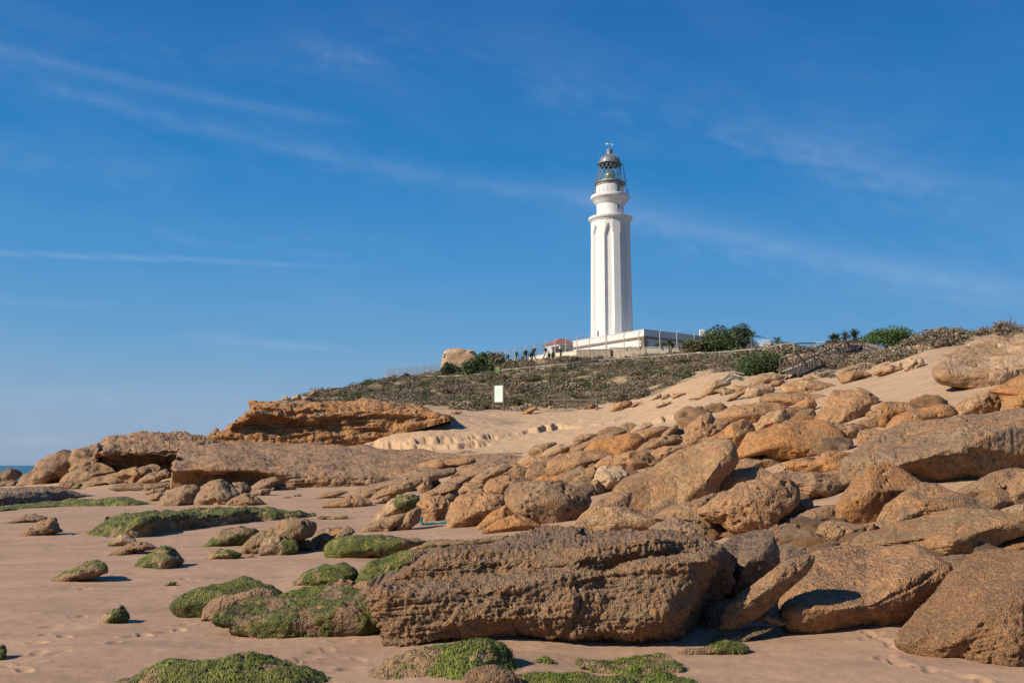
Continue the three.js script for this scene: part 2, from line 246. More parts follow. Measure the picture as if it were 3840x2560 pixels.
// weathers a smooth body: lumps, bedding, pits and grain; colours it; lays its maps on by box projection in metres
function weather(pos, idx, o, size, d) {
  const sd = (rockSeed++) * 17.3, nv = pos.length / 3; let nr = vnormals(pos, idx);
  const lam = o.lam ?? Math.max(.035, .0055 * d), A1 = (o.lump ?? .05) * size, A2 = (o.mid ?? .022) * size * .75, rv = rng(rockSeed * 131), A3 = lam * (o.rough ?? .16) * (.55 + .8 * rv()), PT = (o.pit ?? .5) * lam * .5 * (.3 + 1.1 * rv()), bed = o.bed && rv() < .75, SA = o.strata || (bed ? o.bed * size * (.4 + rv()) : 0), SL = o.strata ? o.slam ?? .22 : size * (.07 + .08 * rv()), tilt = o.tilt ?? (rv() - .65) * .6;
  const moss = new Float32Array(nv), col3 = new Float32Array(nv * 3), out = new Float32Array(pos.length);
  const T1 = TONE[o.tone ?? 't'], T2 = TONE[o.tone2 ?? 'g'], mx = o.mix ?? .35, gs = 1 / (size * .45);
  let y0 = 1e9, y1 = -1e9, x0 = 1e9, x1 = -1e9; for (let i = 0; i < pos.length; i += 3) { y0 = Math.min(y0, pos[i + 1]); y1 = Math.max(y1, pos[i + 1]); x0 = Math.min(x0, pos[i]); x1 = Math.max(x1, pos[i]); }
  for (let i = 0, v = 0; i < pos.length; i += 3, v++) {
    const x = pos[i] + sd, y = pos[i + 1], z = pos[i + 2];
    let h = A1 * n3(x * 1.3 / size, y * 1.3 / size, z * 1.3 / size) + A2 * fbm(x * 4 / size, y * 4 / size, z * 4 / size, 3);
    h += A3 * (fbm(x / lam / 2, y / lam / 2, z / lam / 2, 3) - (o.crag ?? 0) * Math.abs(n3(x / lam / 4.5, y / lam / 4.5, z / lam / 4.5)));
    const p = n3b(x / lam / 1.9, y / lam / 1.9, z / lam / 1.9), pm = n3b(x * 2.2 / size, y * 2.2 / size, z * 2.2 / size + 5); if (p > .35 && pm > -.1) h -= PT * (p - .35) * 2.2;
    if (SA) { // beds of uneven depth with open joints between them
      const b = (y + tilt * pos[i]) / SL + .5 * n3(x * .05 / SL, y * .25, z * .05 / SL) + sd, id = Math.floor(b), f = b - id, e = Math.min(f, 1 - f);
      const s = n3b(x * .035 / SL, id * 3.7, z * .035 / SL) + .45 * n3b(x * .16 / SL, id * 5.1, z * .16 / SL) - .7 * Math.exp(-e * e * 160) * clamp(.6 + n3(x * .12 / SL, id * 2.3, z * .1)) + .3 * n3b(x * .12 / SL, b * 4, z * .12 / SL);
      h += SA * s * (1 - .8 * nr[i + 1] * nr[i + 1]) * clamp(.6 + 1.1 * n3(x * .1 / SL, y * .25 / SL + 7, z * .1 / SL)); }
    // moss
    let mm = 0;
    if (o.moss) {
      const ty = (y - y0) / (y1 - y0), tx = (pos[i] - x0) / (x1 - x0);
      let bias = o.moss * 1.7 - .85; if (o.mwhere === 'top') bias += (nr[i + 1] - .35) * 1.1; else if (o.mwhere === 'left') bias += (.5 - tx) * 1.6; else if (o.mwhere === 'low') bias += (.45 - ty) * 1.6; else if (o.mwhere === 'right') bias += (tx - .5) * 1.6;
      mm = sstep(-.08, .12, fbm(x * 2.4 / Math.min(size, 1.6), y * 2.4 / Math.min(size, 1.6), z * 2.4 / Math.min(size, 1.6), 4) * 1.1 + bias + .3 * n3(x / lam / 2, y / lam / 2, z / lam / 2)); moss[v] = mm; h += mm * (.006 + .006 * n3(x * 18, y * 9, z * 18));
    }
    out[i] = pos[i] + nr[i] * h; out[i + 1] = y + nr[i + 1] * h; out[i + 2] = z + nr[i + 2] * h;
    const g1 = fbm(x * gs, y * gs * 1.6, z * gs, 4), g2 = fbm(x * gs * 5 + 9, y * gs * 5, z * gs * 5, 3), g3 = n3(x / lam * .9, y / lam * .9, z / lam * .9);
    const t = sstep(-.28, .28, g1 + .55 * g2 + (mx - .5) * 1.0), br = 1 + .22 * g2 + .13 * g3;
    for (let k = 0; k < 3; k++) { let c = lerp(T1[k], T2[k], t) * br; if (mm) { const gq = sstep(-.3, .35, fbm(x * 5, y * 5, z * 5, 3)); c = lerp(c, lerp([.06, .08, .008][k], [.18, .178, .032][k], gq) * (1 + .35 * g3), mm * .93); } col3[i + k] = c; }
  }
  nr = vnormals(out, idx);
  // box projection: split vertices only where the dominant axis changes
  const map = new Int32Array(nv * 3).fill(-1), I2 = new Uint32Array(idx.length), from = [], rep = (o.rep ?? clamp(d * .12, 1, 6)) * (.7 + .7 * rv()); let nn = 0;
  for (let i = 0; i < idx.length; i += 3) {
    let sx = 0, sy = 0, sz = 0; for (let k = 0; k < 3; k++) { const q = idx[i + k] * 3; sx += Math.abs(nr[q]); sy += Math.abs(nr[q + 1]); sz += Math.abs(nr[q + 2]); }
    const ax = sx > sy && sx > sz ? 0 : sy > sz ? 1 : 2;
    for (let k = 0; k < 3; k++) { const key = idx[i + k] * 3 + ax; if (map[key] < 0) { map[key] = nn++; from.push(key); } I2[i + k] = map[key]; }
  }
  const P2 = new Float32Array(nn * 3), N2 = new Float32Array(nn * 3), C2 = new Float32Array(nn * 3), U2 = new Float32Array(nn * 2);
  for (let w = 0; w < nn; w++) { const ax = from[w] % 3, a = from[w] - ax; for (let k = 0; k < 3; k++) { P2[w * 3 + k] = out[a + k]; N2[w * 3 + k] = nr[a + k]; C2[w * 3 + k] = col3[a + k]; } U2[w * 2] = (ax === 0 ? out[a + 2] : out[a] + sd) / rep; U2[w * 2 + 1] = (ax === 1 ? out[a + 2] : out[a + 1]) / rep; }
  const g = new THREE.BufferGeometry(); g.setAttribute('position', new THREE.BufferAttribute(P2, 3)); g.setAttribute('normal', new THREE.BufferAttribute(N2, 3)); g.setAttribute('uv', new THREE.BufferAttribute(U2, 2)); g.setAttribute('color', new THREE.BufferAttribute(C2, 3)); g.setIndex(new THREE.BufferAttribute(I2, 1)); TRIS += idx.length / 3;
  g.userData.moss = { moss, out, nr };
  return g;
}
const bladeGeo = (() => { const g = new THREE.BufferGeometry(); g.setAttribute('position', new THREE.Float32BufferAttribute([-.5, 0, 0, .5, 0, 0, -.4, .05, .5, .4, .05, .5, 0, .0, 1], 3)); g.setIndex([0, 1, 2, 1, 3, 2, 2, 3, 4]); g.computeVertexNormals(); return g; })();
M.blade = std(0xffffff, .75);
// strands of seaweed lying down a rock, where its moss grows
function strands(parent, md, n, len, seed) {
  const r = rng(seed), good = []; for (let i = 0; i < md.moss.length; i++) if (md.moss[i] > .5 && md.nr[i * 3 + 1] > -.15 && md.nr[i * 3 + 2] > -.4) good.push(i);
  if (good.length < 20) return;
  const m = casts(new THREE.InstancedMesh(bladeGeo, M.blade, n)); m.name = 'seaweed'; m.userData.kind = 'stuff'; const mat = new THREE.Matrix4(), q = V(), up = V(), fw = V(), sx = V(), c = new THREE.Color();
  for (let i = 0; i < n; i++) {
    const a = good[(r() * good.length) | 0] * 3; up.set(md.nr[a], md.nr[a + 1], md.nr[a + 2]); q.set(md.out[a] - parent.position.x, md.out[a + 1] - parent.position.y, md.out[a + 2] - parent.position.z).add(V((r() - .5) * .05, (r() - .5) * .02, (r() - .5) * .05));
    fw.set((r() - .5) * .9 + .15, -1, (r() - .5) * .9 + .25); fw.addScaledVector(up, -fw.dot(up)).addScaledVector(up, -.03).normalize(); sx.crossVectors(up, fw).normalize(); up.crossVectors(fw, sx);
    const L = len * .42 * (.5 + r()), w = .004 + .004 * r(); mat.makeBasis(sx.clone().multiplyScalar(w), up.clone().multiplyScalar(L), fw.clone().multiplyScalar(L)).setPosition(q); m.setMatrixAt(i, mat);
    const k = r(); c.setRGB(lerp(.055, .2, k), lerp(.088, .215, k), lerp(.006, .025, k)); m.setColorAt(i, c);
  }
  parent.add(m);
}
function finishRock(name, geo, label, cat, group, o) {
  geo.computeBoundingBox(); const b = geo.boundingBox, c = V((b.min.x + b.max.x) / 2, b.min.y, (b.min.z + b.max.z) / 2); geo.translate(-c.x, -c.y, -c.z);
  const m = casts(new THREE.Mesh(geo, M.rock)); m.name = numbered(name); if (cat === 'boulder') boulders.push([c, label]); m.position.copy(c); tag(m, label, cat, group); scene.add(m);
  if (o.weed) strands(m, geo.userData.moss, Math.round(o.weed * .45), o.wlen ?? .05, rockSeed * 7);
  geo.userData = {}; return m;
}
function chooseDetail(w, h) { const want = clamp(1.55 * (w / 3.75) * (h / 3.75), 500, 34000), n = Math.sqrt(want / 10); return [7, 9, 12, 16, 21, 28, 37, 48, 58].find((k) => k >= n) ?? 58; }
// a boulder with the given outline (as seen from the beach), standing where its foot meets the ground
function rock(v, s, label, o = {}) {
  const poly = pts(v, s); let x0 = 1e9, x1 = -1e9, y0 = 1e9, y1 = -1e9; for (const [x, y] of poly) { x0 = Math.min(x0, x); x1 = Math.max(x1, x); y0 = Math.min(y0, y); y1 = Math.max(y1, y); }
  let A = 0, cx = 0, cy = 0; poly.forEach(([x, y], i) => { const [X, Y] = poly[(i + 1) % poly.length], k = x * Y - X * y; A += k; cx += (x + X) * k; cy += (y + Y) * k; }); cx /= 3 * A; cy /= 3 * A;
  const w = x1 - x0, h = y1 - y0, db = o.d ?? hit(clamp(cx, -200, 4200), y1 - h * (o.foot ?? .06)), mpp = db / F, size = Math.sqrt(w * h) * mpp;
  const T = (o.T ?? 1) * .5 * Math.min(size, 1.15 * h * mpp * 1.6), d0 = db + (o.d ? 0 : .55 * T) + (o.dz ?? 0), lean = o.lean ?? .45, e = o.e ?? 2.7, bury = o.bury ?? .10;
  const NB = 360, R = new Float32Array(NB);
  for (let k = 0; k < NB; k++) { const a = k / NB * 2 * Math.PI, ux = Math.cos(a), uy = -Math.sin(a); let best = 0; poly.forEach(([ax, ay], i) => { const [bx, by] = poly[(i + 1) % poly.length], ex = bx - ax, ey = by - ay, den = ux * ey - uy * ex; if (Math.abs(den) < 1e-9) return; const t = ((ax - cx) * ey - (ay - cy) * ex) / den, q = ((ax - cx) * uy - (ay - cy) * ux) / den; if (t > 0 && q >= -1e-6 && q <= 1 + 1e-6) best = Math.max(best, t); }); R[k] = best; }
  const R2 = new Float32Array(NB); for (let k = 0; k < NB; k++) { let q = 0, ww = 0; for (let j = -2; j <= 2; j++) { const g = 3 - Math.abs(j); q += g * R[(k + j + NB) % NB]; ww += g; } R2[k] = q / ww * (o.grow ?? 1.02); }
  const ic = ico(chooseDetail(w, h)), ip = ic.attributes.position, nv = ip.count, pos = new Float32Array(nv * 3), ridge = o.ridge && pts(v, o.ridge);
  const rf = rng(Math.round(cx * 13 + cy * 7)), planes = []; for (let k = 0; k < (o.facets ?? 7); k++) { const nz = .42 + .54 * rf(), a = rf() * 6.283, q = Math.sqrt(1 - nz * nz); planes.push([Math.cos(a) * q, Math.sin(a) * q, nz, .7 + .23 * rf()]); }
  for (let i = 0; i < nv; i++) {
    const dx = ip.getX(i), dy = ip.getY(i), dz = ip.getZ(i), sp = Math.hypot(dx, dy), k0 = Math.pow(Math.pow(sp, e) + Math.pow(Math.abs(dz), e), -1 / e); let cut = 0; for (const q of planes) { const c = (q[0] * dx + q[1] * dy + q[2] * dz) * k0 / q[3]; if (c > 0) cut += Math.pow(c, 16); }
    const k = k0 / Math.pow(1 + cut, 1 / 16);
    let a = Math.atan2(dy, dx) / (2 * Math.PI) * NB; if (a < 0) a += NB; const ia = a | 0, r = lerp(R2[ia % NB], R2[(ia + 1) % NB], a - ia) * sp * k;
    const c = sp > 1e-6 ? dx / sp : 0, sn = sp > 1e-6 ? dy / sp : 0, px = cx + r * c; let py = cy - r * sn;
    let dep = d0 - dz * k * T + lean * (cy - py) * mpp;
    if (ridge) { let ry = ridge[0][1]; for (let j = 0; j < ridge.length - 1; j++) if (px >= ridge[j][0]) ry = lerp(ridge[j][1], ridge[j + 1][1], clamp((px - ridge[j][0]) / (ridge[j + 1][0] - ridge[j][0]))); dep += (o.top ?? 2) * mpp * .5 * (Math.sqrt((ry - py) ** 2 + 64) + (ry - py)); }
    py += Math.max(0, (py - (y1 - h * .3))) * bury * 3;
    const q = P(px, py, dep); pos[i * 3] = q.x; pos[i * 3 + 1] = q.y; pos[i * 3 + 2] = q.z;
  }
  return finishRock(o.name ?? 'boulder', weather(pos, ic.index.array, o, size, db), label, o.cat ?? 'boulder', o.group, o);
}
// a ledge lofted through lines that run along it from its foot over its edges to its back; every line is [view, points, metres further off]
function ledge(lines, d0, label, o = {}) {
  const L = lines.map(([v, s, dd, de]) => ({ p: pts(v, s), dd, de: de ?? dd }));
  let x0 = 1e9, x1 = -1e9; L[0].p.forEach(([x]) => { x0 = Math.min(x0, x); x1 = Math.max(x1, x); });
  const at = (l, t) => { const p = l.p, n = p.length; let tot = 0; const ac = [0]; for (let i = 1; i < n; i++) { tot += Math.hypot(p[i][0] - p[i - 1][0], .3 * (p[i][1] - p[i - 1][1])); ac.push(tot); } const u = t * tot; let i = 0; while (i < n - 2 && u > ac[i + 1]) i++; const f = clamp((u - ac[i]) / (ac[i + 1] - ac[i] || 1)); return [lerp(p[i][0], p[i + 1][0], f), lerp(p[i][1], p[i + 1][1], f), Array.isArray(l.dd) ? lerp(l.dd[i], l.dd[i + 1], f) : lerp(l.dd, l.de, t)]; };
  const dF = (t) => { if (o.d0) return 0; const a = at(L[0], t); return hit(a[0], a[1]) - d0; };
  const N = o.N ?? 300, per = o.rows, rows = [], ptsAt = [];
  for (let l = 0; l < L.length - 1; l++) { const m = per[l]; for (let j = 0; j < m; j++) rows.push([l, j / m]); } rows.push([L.length - 2, 1]);
  const pos = [], M0 = rows.length, back = o.back ?? 4; let Wc = N + 2;
  let dt = []; if (o.foot) { for (let i = 0; i < 40; i++) dt.push(dF(i / 39)); for (let k = 0; k < 3; k++) dt = dt.map((q, i) => (dt[Math.max(0, i - 1)] + 2 * q + dt[Math.min(39, i + 1)]) / 4); }
  const off = (t) => o.foot ? lerp(dt[Math.min(38, (t * 39) | 0)], dt[Math.min(38, (t * 39) | 0) + 1], t * 39 - Math.min(38, (t * 39) | 0)) : 0;
  const grid = rows.map(([l, f]) => { const r = []; for (let i = 0; i < N; i++) { const t = i / (N - 1), a = at(L[l], t), b = at(L[l + 1], t); r.push(P(lerp(a[0], b[0], f), lerp(a[1], b[1], f), d0 + off(t) + lerp(a[2], b[2], f))); } return r; });
  for (let it = 0; it < (o.smooth ?? 2); it++) for (let j = 1; j < M0 - 1; j++) for (let i = 0; i < N; i++) grid[j][i] = grid[j][i].clone().multiplyScalar(.5).addScaledVector(grid[j - 1][i], .25).addScaledVector(grid[j + 1][i], .25);
  const first = grid[0].map((p) => p.clone().add(V(0, -.35, .02))), last = grid[M0 - 1], b1 = last.map((p) => p.clone().add(V(p.x / -p.z * back, -.15, -back))), b2 = b1.map((p) => p.clone().setY(Math.min(p.y, H0(p.x, p.z)) - 1.2));
  const all = [first, ...grid, b1, b2];
  for (const r of all) { const a = r[0].clone().add(V(r[0].x / -r[0].z * 1.5, -.1, -1.5 - .4 * back)), b = r[N - 1].clone().add(V(0, -.1, -1.5 - .4 * back)); for (const p of [a, ...r, b]) pos.push(p.x, p.y, p.z); }
  const idx = []; for (let j = 0; j < all.length - 1; j++) for (let i = 0; i < Wc - 1; i++) { const a = j * Wc + i, b = a + 1, c = a + Wc, d = c + 1; idx.push(a, b, c, b, d, c); }
  const mpp = d0 / F, size = o.size ?? Math.min(6, (x1 - x0) * mpp * .25);
  return finishRock(o.name ?? 'rock_ledge', weather(new Float32Array(pos), idx, o, size, d0), label, o.cat ?? 'rock ledge', o.group, o);
}

// the great bedrock shelf, the layered outcrop and the headland
ledge([
  [2, '-116,790 100,785 300,775 480,775 640,805 780,866 1000,862 1200,857 1400,832 1700,802 2000,762 2400,722 2650,700', [1.3, 1.3, 1.3, 1.2, 1.0, .1, .2, .4, .6, 1.1, 1.8, 2.6, 3]],
  [2, '-112,745 100,735 300,730 480,735 640,765 790,800 1000,800 1200,800 1400,795 1700,770 2000,725 2400,690 2650,675', [1.0, 1.1, 1.1, 1.0, .9, 0, .1, .3, .5, 1.0, 1.7, 2.5, 2.9]],
  [2, '-110,720 100,705 300,700 480,710 640,735 850,735 1000,745 1200,760 1400,770 1700,745 2000,700 2400,665 2650,650', [-.1, -.1, -.1, 0, .1, .2, .3, .4, .6, 1.2, 1.9, 2.8, 3.2]],
  [2, '-90,640 100,630 300,640 480,660 640,690 850,690 1000,690 1200,700 1400,705 1700,695 2000,670 2400,640 2650,625', 1.6, 4],
  [2, '-60,575 200,560 500,590 900,610 1300,625 1700,630 2000,625 2400,610 2650,605', 8, 9],
  [2, '-40,515 200,505 500,510 900,515 1240,535 1700,560 2000,575 2400,580 2650,590', 22, 17]],
  44.5, 'long bedrock shelf sloping behind the left beach below the layered outcrop', { N: 440, rows: [14, 12, 30, 42, 34], tone: 'k', tone2: 'g', mix: .45, strata: .2, slam: .36, rough: .2, crag: .4, lump: .05, mid: .032, size: 3.2, rep: 4, tilt: .02 });
ledge([
  [2, '180,508 300,514 500,522 700,528 900,528 1100,524 1300,512 1440,470 1640,395 1930,316', 0, 4],
  [2, '195,480 300,475 500,470 700,480 900,480 1100,470 1300,465 1440,440 1640,375 1930,315', .35, 4.1],
  [2, '240,440 340,425 500,425 700,430 880,445 1000,440 1300,440 1450,420 1640,362 1930,314', .9, 4.3],
  [2, '270,425 360,405 505,410 700,420 870,430 1000,425 1300,415 1450,395 1640,352 1930,313', 1.2, 4.5],
  [2, '300,400 400,380 510,345 640,355 860,375 1000,345 1370,310 1640,322 1930,312.5', 1.15, 4.6],
  [2, '330,375 440,345 495,295 640,300 860,350 1000,315 1370,288 1930,312', .6, 4.6],
  [2, '345,365 452,310 488,250 640,245 860,270 1000,275 1370,250 1930,306', .8, 6.2],
  [2, '348,363 460,290 490,232 630,222 840,235 1000,240 1370,222 1700,255 1932,305', 1.5, 7],
  [2, '350,362 470,270 492,216 620,206 800,204 1000,206 1370,194 1600,225 1935,303', 3.5, 9]],
  66.5, 'layered orange sandstone outcrop with overhanging top left of the pale sand', { N: 420, rows: [18, 14, 10, 20, 14, 20, 14, 14], tone: 'o', tone2: 'k', mix: .4, strata: .42, slam: .3, tilt: -.07, rough: .2, lump: .06, mid: .06, size: 3, back: 9, rep: 4, name: 'rock_outcrop', cat: 'rock outcrop', smooth: 1 });
ledge([
  [1, '700,1040 900,1030 1200,1000 1400,990 1600,985 1760,960', 0, 0],
  [1, '840,900 1040,890 1300,860 1450,830 1600,860 1760,860', 2.2, 2.2],
  [1, '860,800 1040,790 1300,790 1450,790 1640,790 1800,790', 2.5, 2.6],
  [1, '870,745 1030,745 1300,745 1450,740 1640,735 1830,735', 2.0, 2.3],
  [1, '880,735 1020,735 1300,730 1450,735 1640,728 1850,725', -1.2, -.4],
  [1, '885,690 1030,695 1300,710 1450,715 1640,700 1900,690', -.6, 0],
  [1, '890,668 1000,605 1200,585 1450,585 1700,595 2000,640', 5, 6],
  [1, '900,655 1000,590 1200,556 1500,545 1720,550 1850,590 2010,612', 13, 13]],
  58, 'flat-topped rock headland with a dark undercut hollow at the left', { N: 330, rows: [20, 10, 8, 10, 8, 20, 22], tone: 'k', tone2: 'g', mix: .5, strata: .22, slam: .34, rough: .28, crag: .5, lump: .07, mid: .05, size: 3, back: 8, rep: 4, name: 'rock_headland', cat: 'rock headland' });
const far = { lump: .09, mid: .06, rough: .22, strata: .12, slam: .3, lean: .25, e: 3, tone: 'g', tone2: 'k', mix: .4 };
rock(1, '150,1040 200,920 320,850 360,810 400,790 420,760 560,710 680,695 760,715 720,850 700,960 600,1040 400,1045', 'dark craggy rock mass ending the headland beside the sea', { ...far, tone: 'd', d: 66, bury: .02 });
rock(1, '620,900 650,800 690,715 760,690 890,668 1020,690 1060,760 1045,870 900,920 720,930', 'brown blocky rock between the dark crags and the undercut hollow', { ...far, d: 64 });
rock(1, '520,1010 600,920 800,850 1000,840 1150,885 1010,940 950,1020 740,1055 560,1040', 'broad rounded rock below the blocky rock of the headland', { ...far, d: 59.5, strata: .05 });
rock(1, '740,1055 770,1000 950,930 1050,925 1150,970 1215,1000 1100,1035 900,1045', 'low rock with shaded right end under the headland', { ...far, d: 57.5, strata: .04 });
rock(1, '1000,930 1120,888 1450,838 1490,860 1450,905 1300,965 1205,1008 1100,965', 'pale tilted slab lying below the undercut hollow', { ...far, d: 54, lean: .9, tone: 'k', strata: .05 });
rock(1, '1205,1015 1350,940 1530,872 1560,900 1552,965 1400,1005', 'dark thick slab leaning in front of the pale tilted slab', { ...far, d: 53, strata: .04 });
rock(1, '-60,1000 0,930 40,890 80,866 140,880 190,910 198,940 160,985 60,1010', 'black rock standing in the sea at the left edge', { ...far, tone: 'd', tone2: 'd', d: 78 });
rock(1, '-60,1040 0,985 60,975 150,990 180,1035 60,1045', 'low dark rock in front of the black sea rock', { ...far, tone: 'd', tone2: 'd', d: 70 });
rock(1, '40,1035 80,1000 150,990 200,1030 120,1045', 'small dark rock at the foot of the craggy headland end', { ...far, tone: 'd', d: 68 });
rock(1, '1890,610 1920,560 1985,495 2010,510 2012,545 1960,590 1920,615', 'grey pointed stone standing on the ledge left of the layered outcrop', { ...far, d: 70, T: .8, strata: 0, tone: 'g' });
rock(1, '1750,622 1790,605 1840,612 1830,628', 'small dark stone lying on the headland top', { ...far, d: 70, strata: 0, tone: 'd' });
rock(1, '480,1042 560,1010 660,1000 690,1020 640,1055 540,1055', 'small dark stone half buried under the rounded headland rock', { ...far, d: 55, strata: 0, tone: 'd' });
rock(1, '640,1058 690,1020 740,1010 750,1040 710,1062', 'small mossy stone at the end of the headland foot', { ...far, d: 54.5, strata: 0, moss: .5 });
// white rubble on the hill shoulder
[['690,195 700,175 730,165 760,180 765,192 720,198', 'pale grey rubble stone leftmost above the outcrop'], ['765,190 780,165 830,150 840,165 835,185 790,195', 'pale grey slab second of the rubble stones above the outcrop'], ['835,190 850,165 900,170 905,190 870,196', 'white rubble stone third above the outcrop'], ['895,160 920,130 945,118 960,140 940,160', 'brown stone at the top of the rubble where grass begins'], ['610,212 640,200 675,203 660,216', 'low stone on the outcrop top left of the rubble']].forEach(([s, l], i) => rock(2, s, l, { d: 78, tone: i === 3 ? 'g' : i === 2 ? 'p' : 'w', mix: .3, name: 'rubble_stone', cat: 'stone', lean: .1 }));

// ---------------------------------------------------------------- rocks on the beach, left
const bch = { tone: 'y', tone2: 'g', mix: .4, rough: .2, mid: .028, lump: .055 };
ledge([
  [5, '640,205 800,228 1000,228 1150,200 1400,160 1650,135 1900,103 2100,98 2310,74', 0, .3],
  [5, '700,165 800,140 1000,130 1150,120 1400,95 1650,70 1900,50 2100,60 2310,72', .25, .4],
  [5, '760,110 850,95 1000,88 1150,80 1400,60 1650,40 1900,20 2100,40 2310,70', .7, .6],
  [5, '775,82 900,58 1150,40 1450,20 1700,6 1860,-2 2000,8 2200,44 2310,68', 3.4, 2]],
  22, 'long low slab with green algae along its top across the left beach', { foot: 1, N: 330, rows: [30, 14, 22], moss: .40, mwhere: 'top', weed: 5000, wlen: .045, tone: 'y', tone2: 'm', mix: .4, strata: .05, slam: .12, rough: .2, size: 1.2, back: 1.5, rep: 1.6, lump: .07, mid: .05, name: 'rock_slab', cat: 'rock slab' });
ledge([
  [1, '-60,1225 0,1222 200,1205 400,1190 600,1165 830,1135', 0, .8], [1, '-60,1150 0,1150 200,1150 400,1130 600,1120 835,1128', .2, .8], [1, '-60,1095 0,1090 200,1075 400,1070 550,1080 700,1105 835,1124', .8, 1.1], [1, '-60,1060 0,1055 150,1042 350,1036 500,1045 620,1068 840,1120', 9, 3]],
  38, 'dark low slab with green edges at the left end of the beach', { foot: 1, N: 230, rows: [16, 10, 12], moss: .38, mwhere: 'low', weed: 1200, wlen: .08, tone: 'g', tone2: 'd', strata: .08, slam: .2, size: 1.6, back: 2, rep: 2.5, name: 'rock_slab', cat: 'rock slab' });
ledge([
  [1, '-60,1275 100,1262 300,1245 500,1232 800,1226 1100,1222 1300,1215 1430,1207', 0, .3], [1, '-60,1245 100,1232 300,1215 500,1195 800,1180 1100,1170 1280,1180 1440,1205', .5, .5], [1, '-60,1228 100,1218 300,1198 500,1178 750,1150 1000,1142 1200,1148 1300,1175 1440,1203', 4, 1.5]],
  34, 'flat greenish rock sheet tapering right in front of the dark low slab', { foot: 1, N: 230, rows: [16, 16], moss: .52, mwhere: 'top', weed: 2500, wlen: .07, tone: 'y', tone2: 'm', strata: .04, size: 1.4, back: 1.5, rep: 2.5, name: 'rock_slab', cat: 'rock slab' });
rock(5, '-40,128 0,118 60,105 130,80 190,60 240,50 290,70 350,86 320,104 200,114 90,122', 'low dark rock near the left edge behind the wedge rock', { ...bch, tone: 'g', moss: .2 });
rock(5, '90,222 160,180 230,140 300,105 370,85 410,90 420,140 460,165 470,190 380,198 280,212 180,220', 'wedge-shaped brown rock standing alone on the left beach', { ...bch, tone: 'k', mid: .05, strata: .03, slam: .1, tilt: -.3 });
rock(5, '755,288 820,245 880,205 930,200 1005,240 990,258 900,288', 'small stone with green foot just below the long green slab', { ...bch, tone: 'w', moss: .35, mwhere: 'low' });
rock(5, '755,354 850,320 910,290 950,260 1040,250 1120,270 1168,298 1120,322 1000,330 850,356', 'small dark flat rock in front of the green-footed stone', { ...bch, tone: 'k' });
rock(5, '960,464 1010,410 1080,350 1150,305 1210,288 1270,300 1330,350 1378,398 1330,420 1250,450 1180,466', 'green algae dome rock with bare brown right side', { ...bch, moss: .72, mwhere: 'left', weed: 2600, wlen: .04 });
rock(5, '340,558 420,515 500,485 560,440 640,405 700,395 740,410 788,450 788,484 700,514 560,545 450,560', 'flat-topped brown rock with a long shadow on the open sand', { ...bch, tone: 'k', moss: .28, mwhere: 'top', weed: 500, wlen: .03, ridge: '340,555 560,465 740,430 800,440', top: 1.5 });
rock(5, '1195,582 1240,554 1300,554 1260,578', 'tiny green stone poking out of the sand', { ...bch, moss: .6 });
rock(5, '705,855 760,800 820,750 880,732 915,760 948,818 900,850 830,860', 'small pointed stone with green top alone on the lower left sand', { ...bch, tone: 'w', moss: .42, mwhere: 'right', weed: 700, wlen: .03, rough: .3 });
rock(5, '-60,1150 -40,1030 10,1018 46,1050 30,1105 0,1145', 'dark green stone cut off by the left edge', { ...bch, moss: .8, weed: 300, wlen: .03 });
rock(5, '1250,738 1330,680 1450,610 1600,560 1800,533 1900,540 1990,580 2058,652 1990,690 1800,700 1600,785 1460,822 1350,785', 'large smooth rock thickly covered in green algae', { ...bch, moss: .95, weed: 9000, wlen: .045, T: .8, lean: .7 });
rock(5, '1458,824 1490,740 1560,680 1660,650 1780,640 1900,600 1970,600 2012,640 2012,678 1900,710 1760,745 1600,795 1500,822', 'bare brown crescent rock in front of the thick green rock', { ...bch, tone: 'k', T: .55, dz: -.25, moss: .0 });
rock(5, '1478,292 1560,220 1650,175 1760,148 1870,147 1922,185 1880,222 1830,262 1750,298 1600,294', 'green-sided rock with bare grey top left of the speckled boulder', { ...bch, moss: .62, mwhere: 'low', weed: 2600, wlen: .045, tone: 'g' });
rock(5, '1745,340 1800,270 1850,225 1950,170 2060,120 2180,90 2250,88 2312,130 2322,190 2290,240 2150,260 1950,300 1850,355 1770,355', 'large speckled brown boulder sloping left on the middle beach', { ...bch, tone: 'k', tone2: 'm', rough: .34, pit: .9 });
rock(5, '1885,358 1910,270 1950,220 2000,205 2080,215 2150,240 2192,290 2182,324 2050,350', 'pale-topped stone with green skirt before the speckled boulder', { ...bch, tone: 'w', moss: .45, mwhere: 'right', weed: 1000, wlen: .035, dz: -.15, T: .7 });
rock(5, '2165,324 2172,250 2210,234 2270,245 2312,290 2318,318', 'small round brown stone right of the pale-topped stone', { ...bch, tone: 'k' });
rock(5, '1498,383 1560,330 1630,308 1690,312 1792,357 1700,378', 'low stone with green cap in front of the green-sided rock', { ...bch, moss: .5, mwhere: 'right', weed: 500, wlen: .03 });
rock(5, '1805,368 1850,354 1882,358 1830,372', 'thin flat stone in front of the pale-topped stone', { ...bch, tone: 'g' });
rock(6, '130,232 180,180 250,155 370,148 400,170 300,200 180,235', 'dark rounded rock behind the leaning slim rock', { ...bch, tone: 'g', tone2: 'd' });
rock(6, '122,244 200,200 340,165 370,182 280,260 220,316 160,316', 'orange rough rock beside the leaning slim rock', { ...bch, tone: 'o', rough: .3 });
rock(6, '205,322 280,240 350,165 400,140 432,154 458,186 380,224 300,284 250,326', 'slim brown rock leaning right behind the green slab', { ...bch, tone: 'k', T: .7, dz: -.2 });
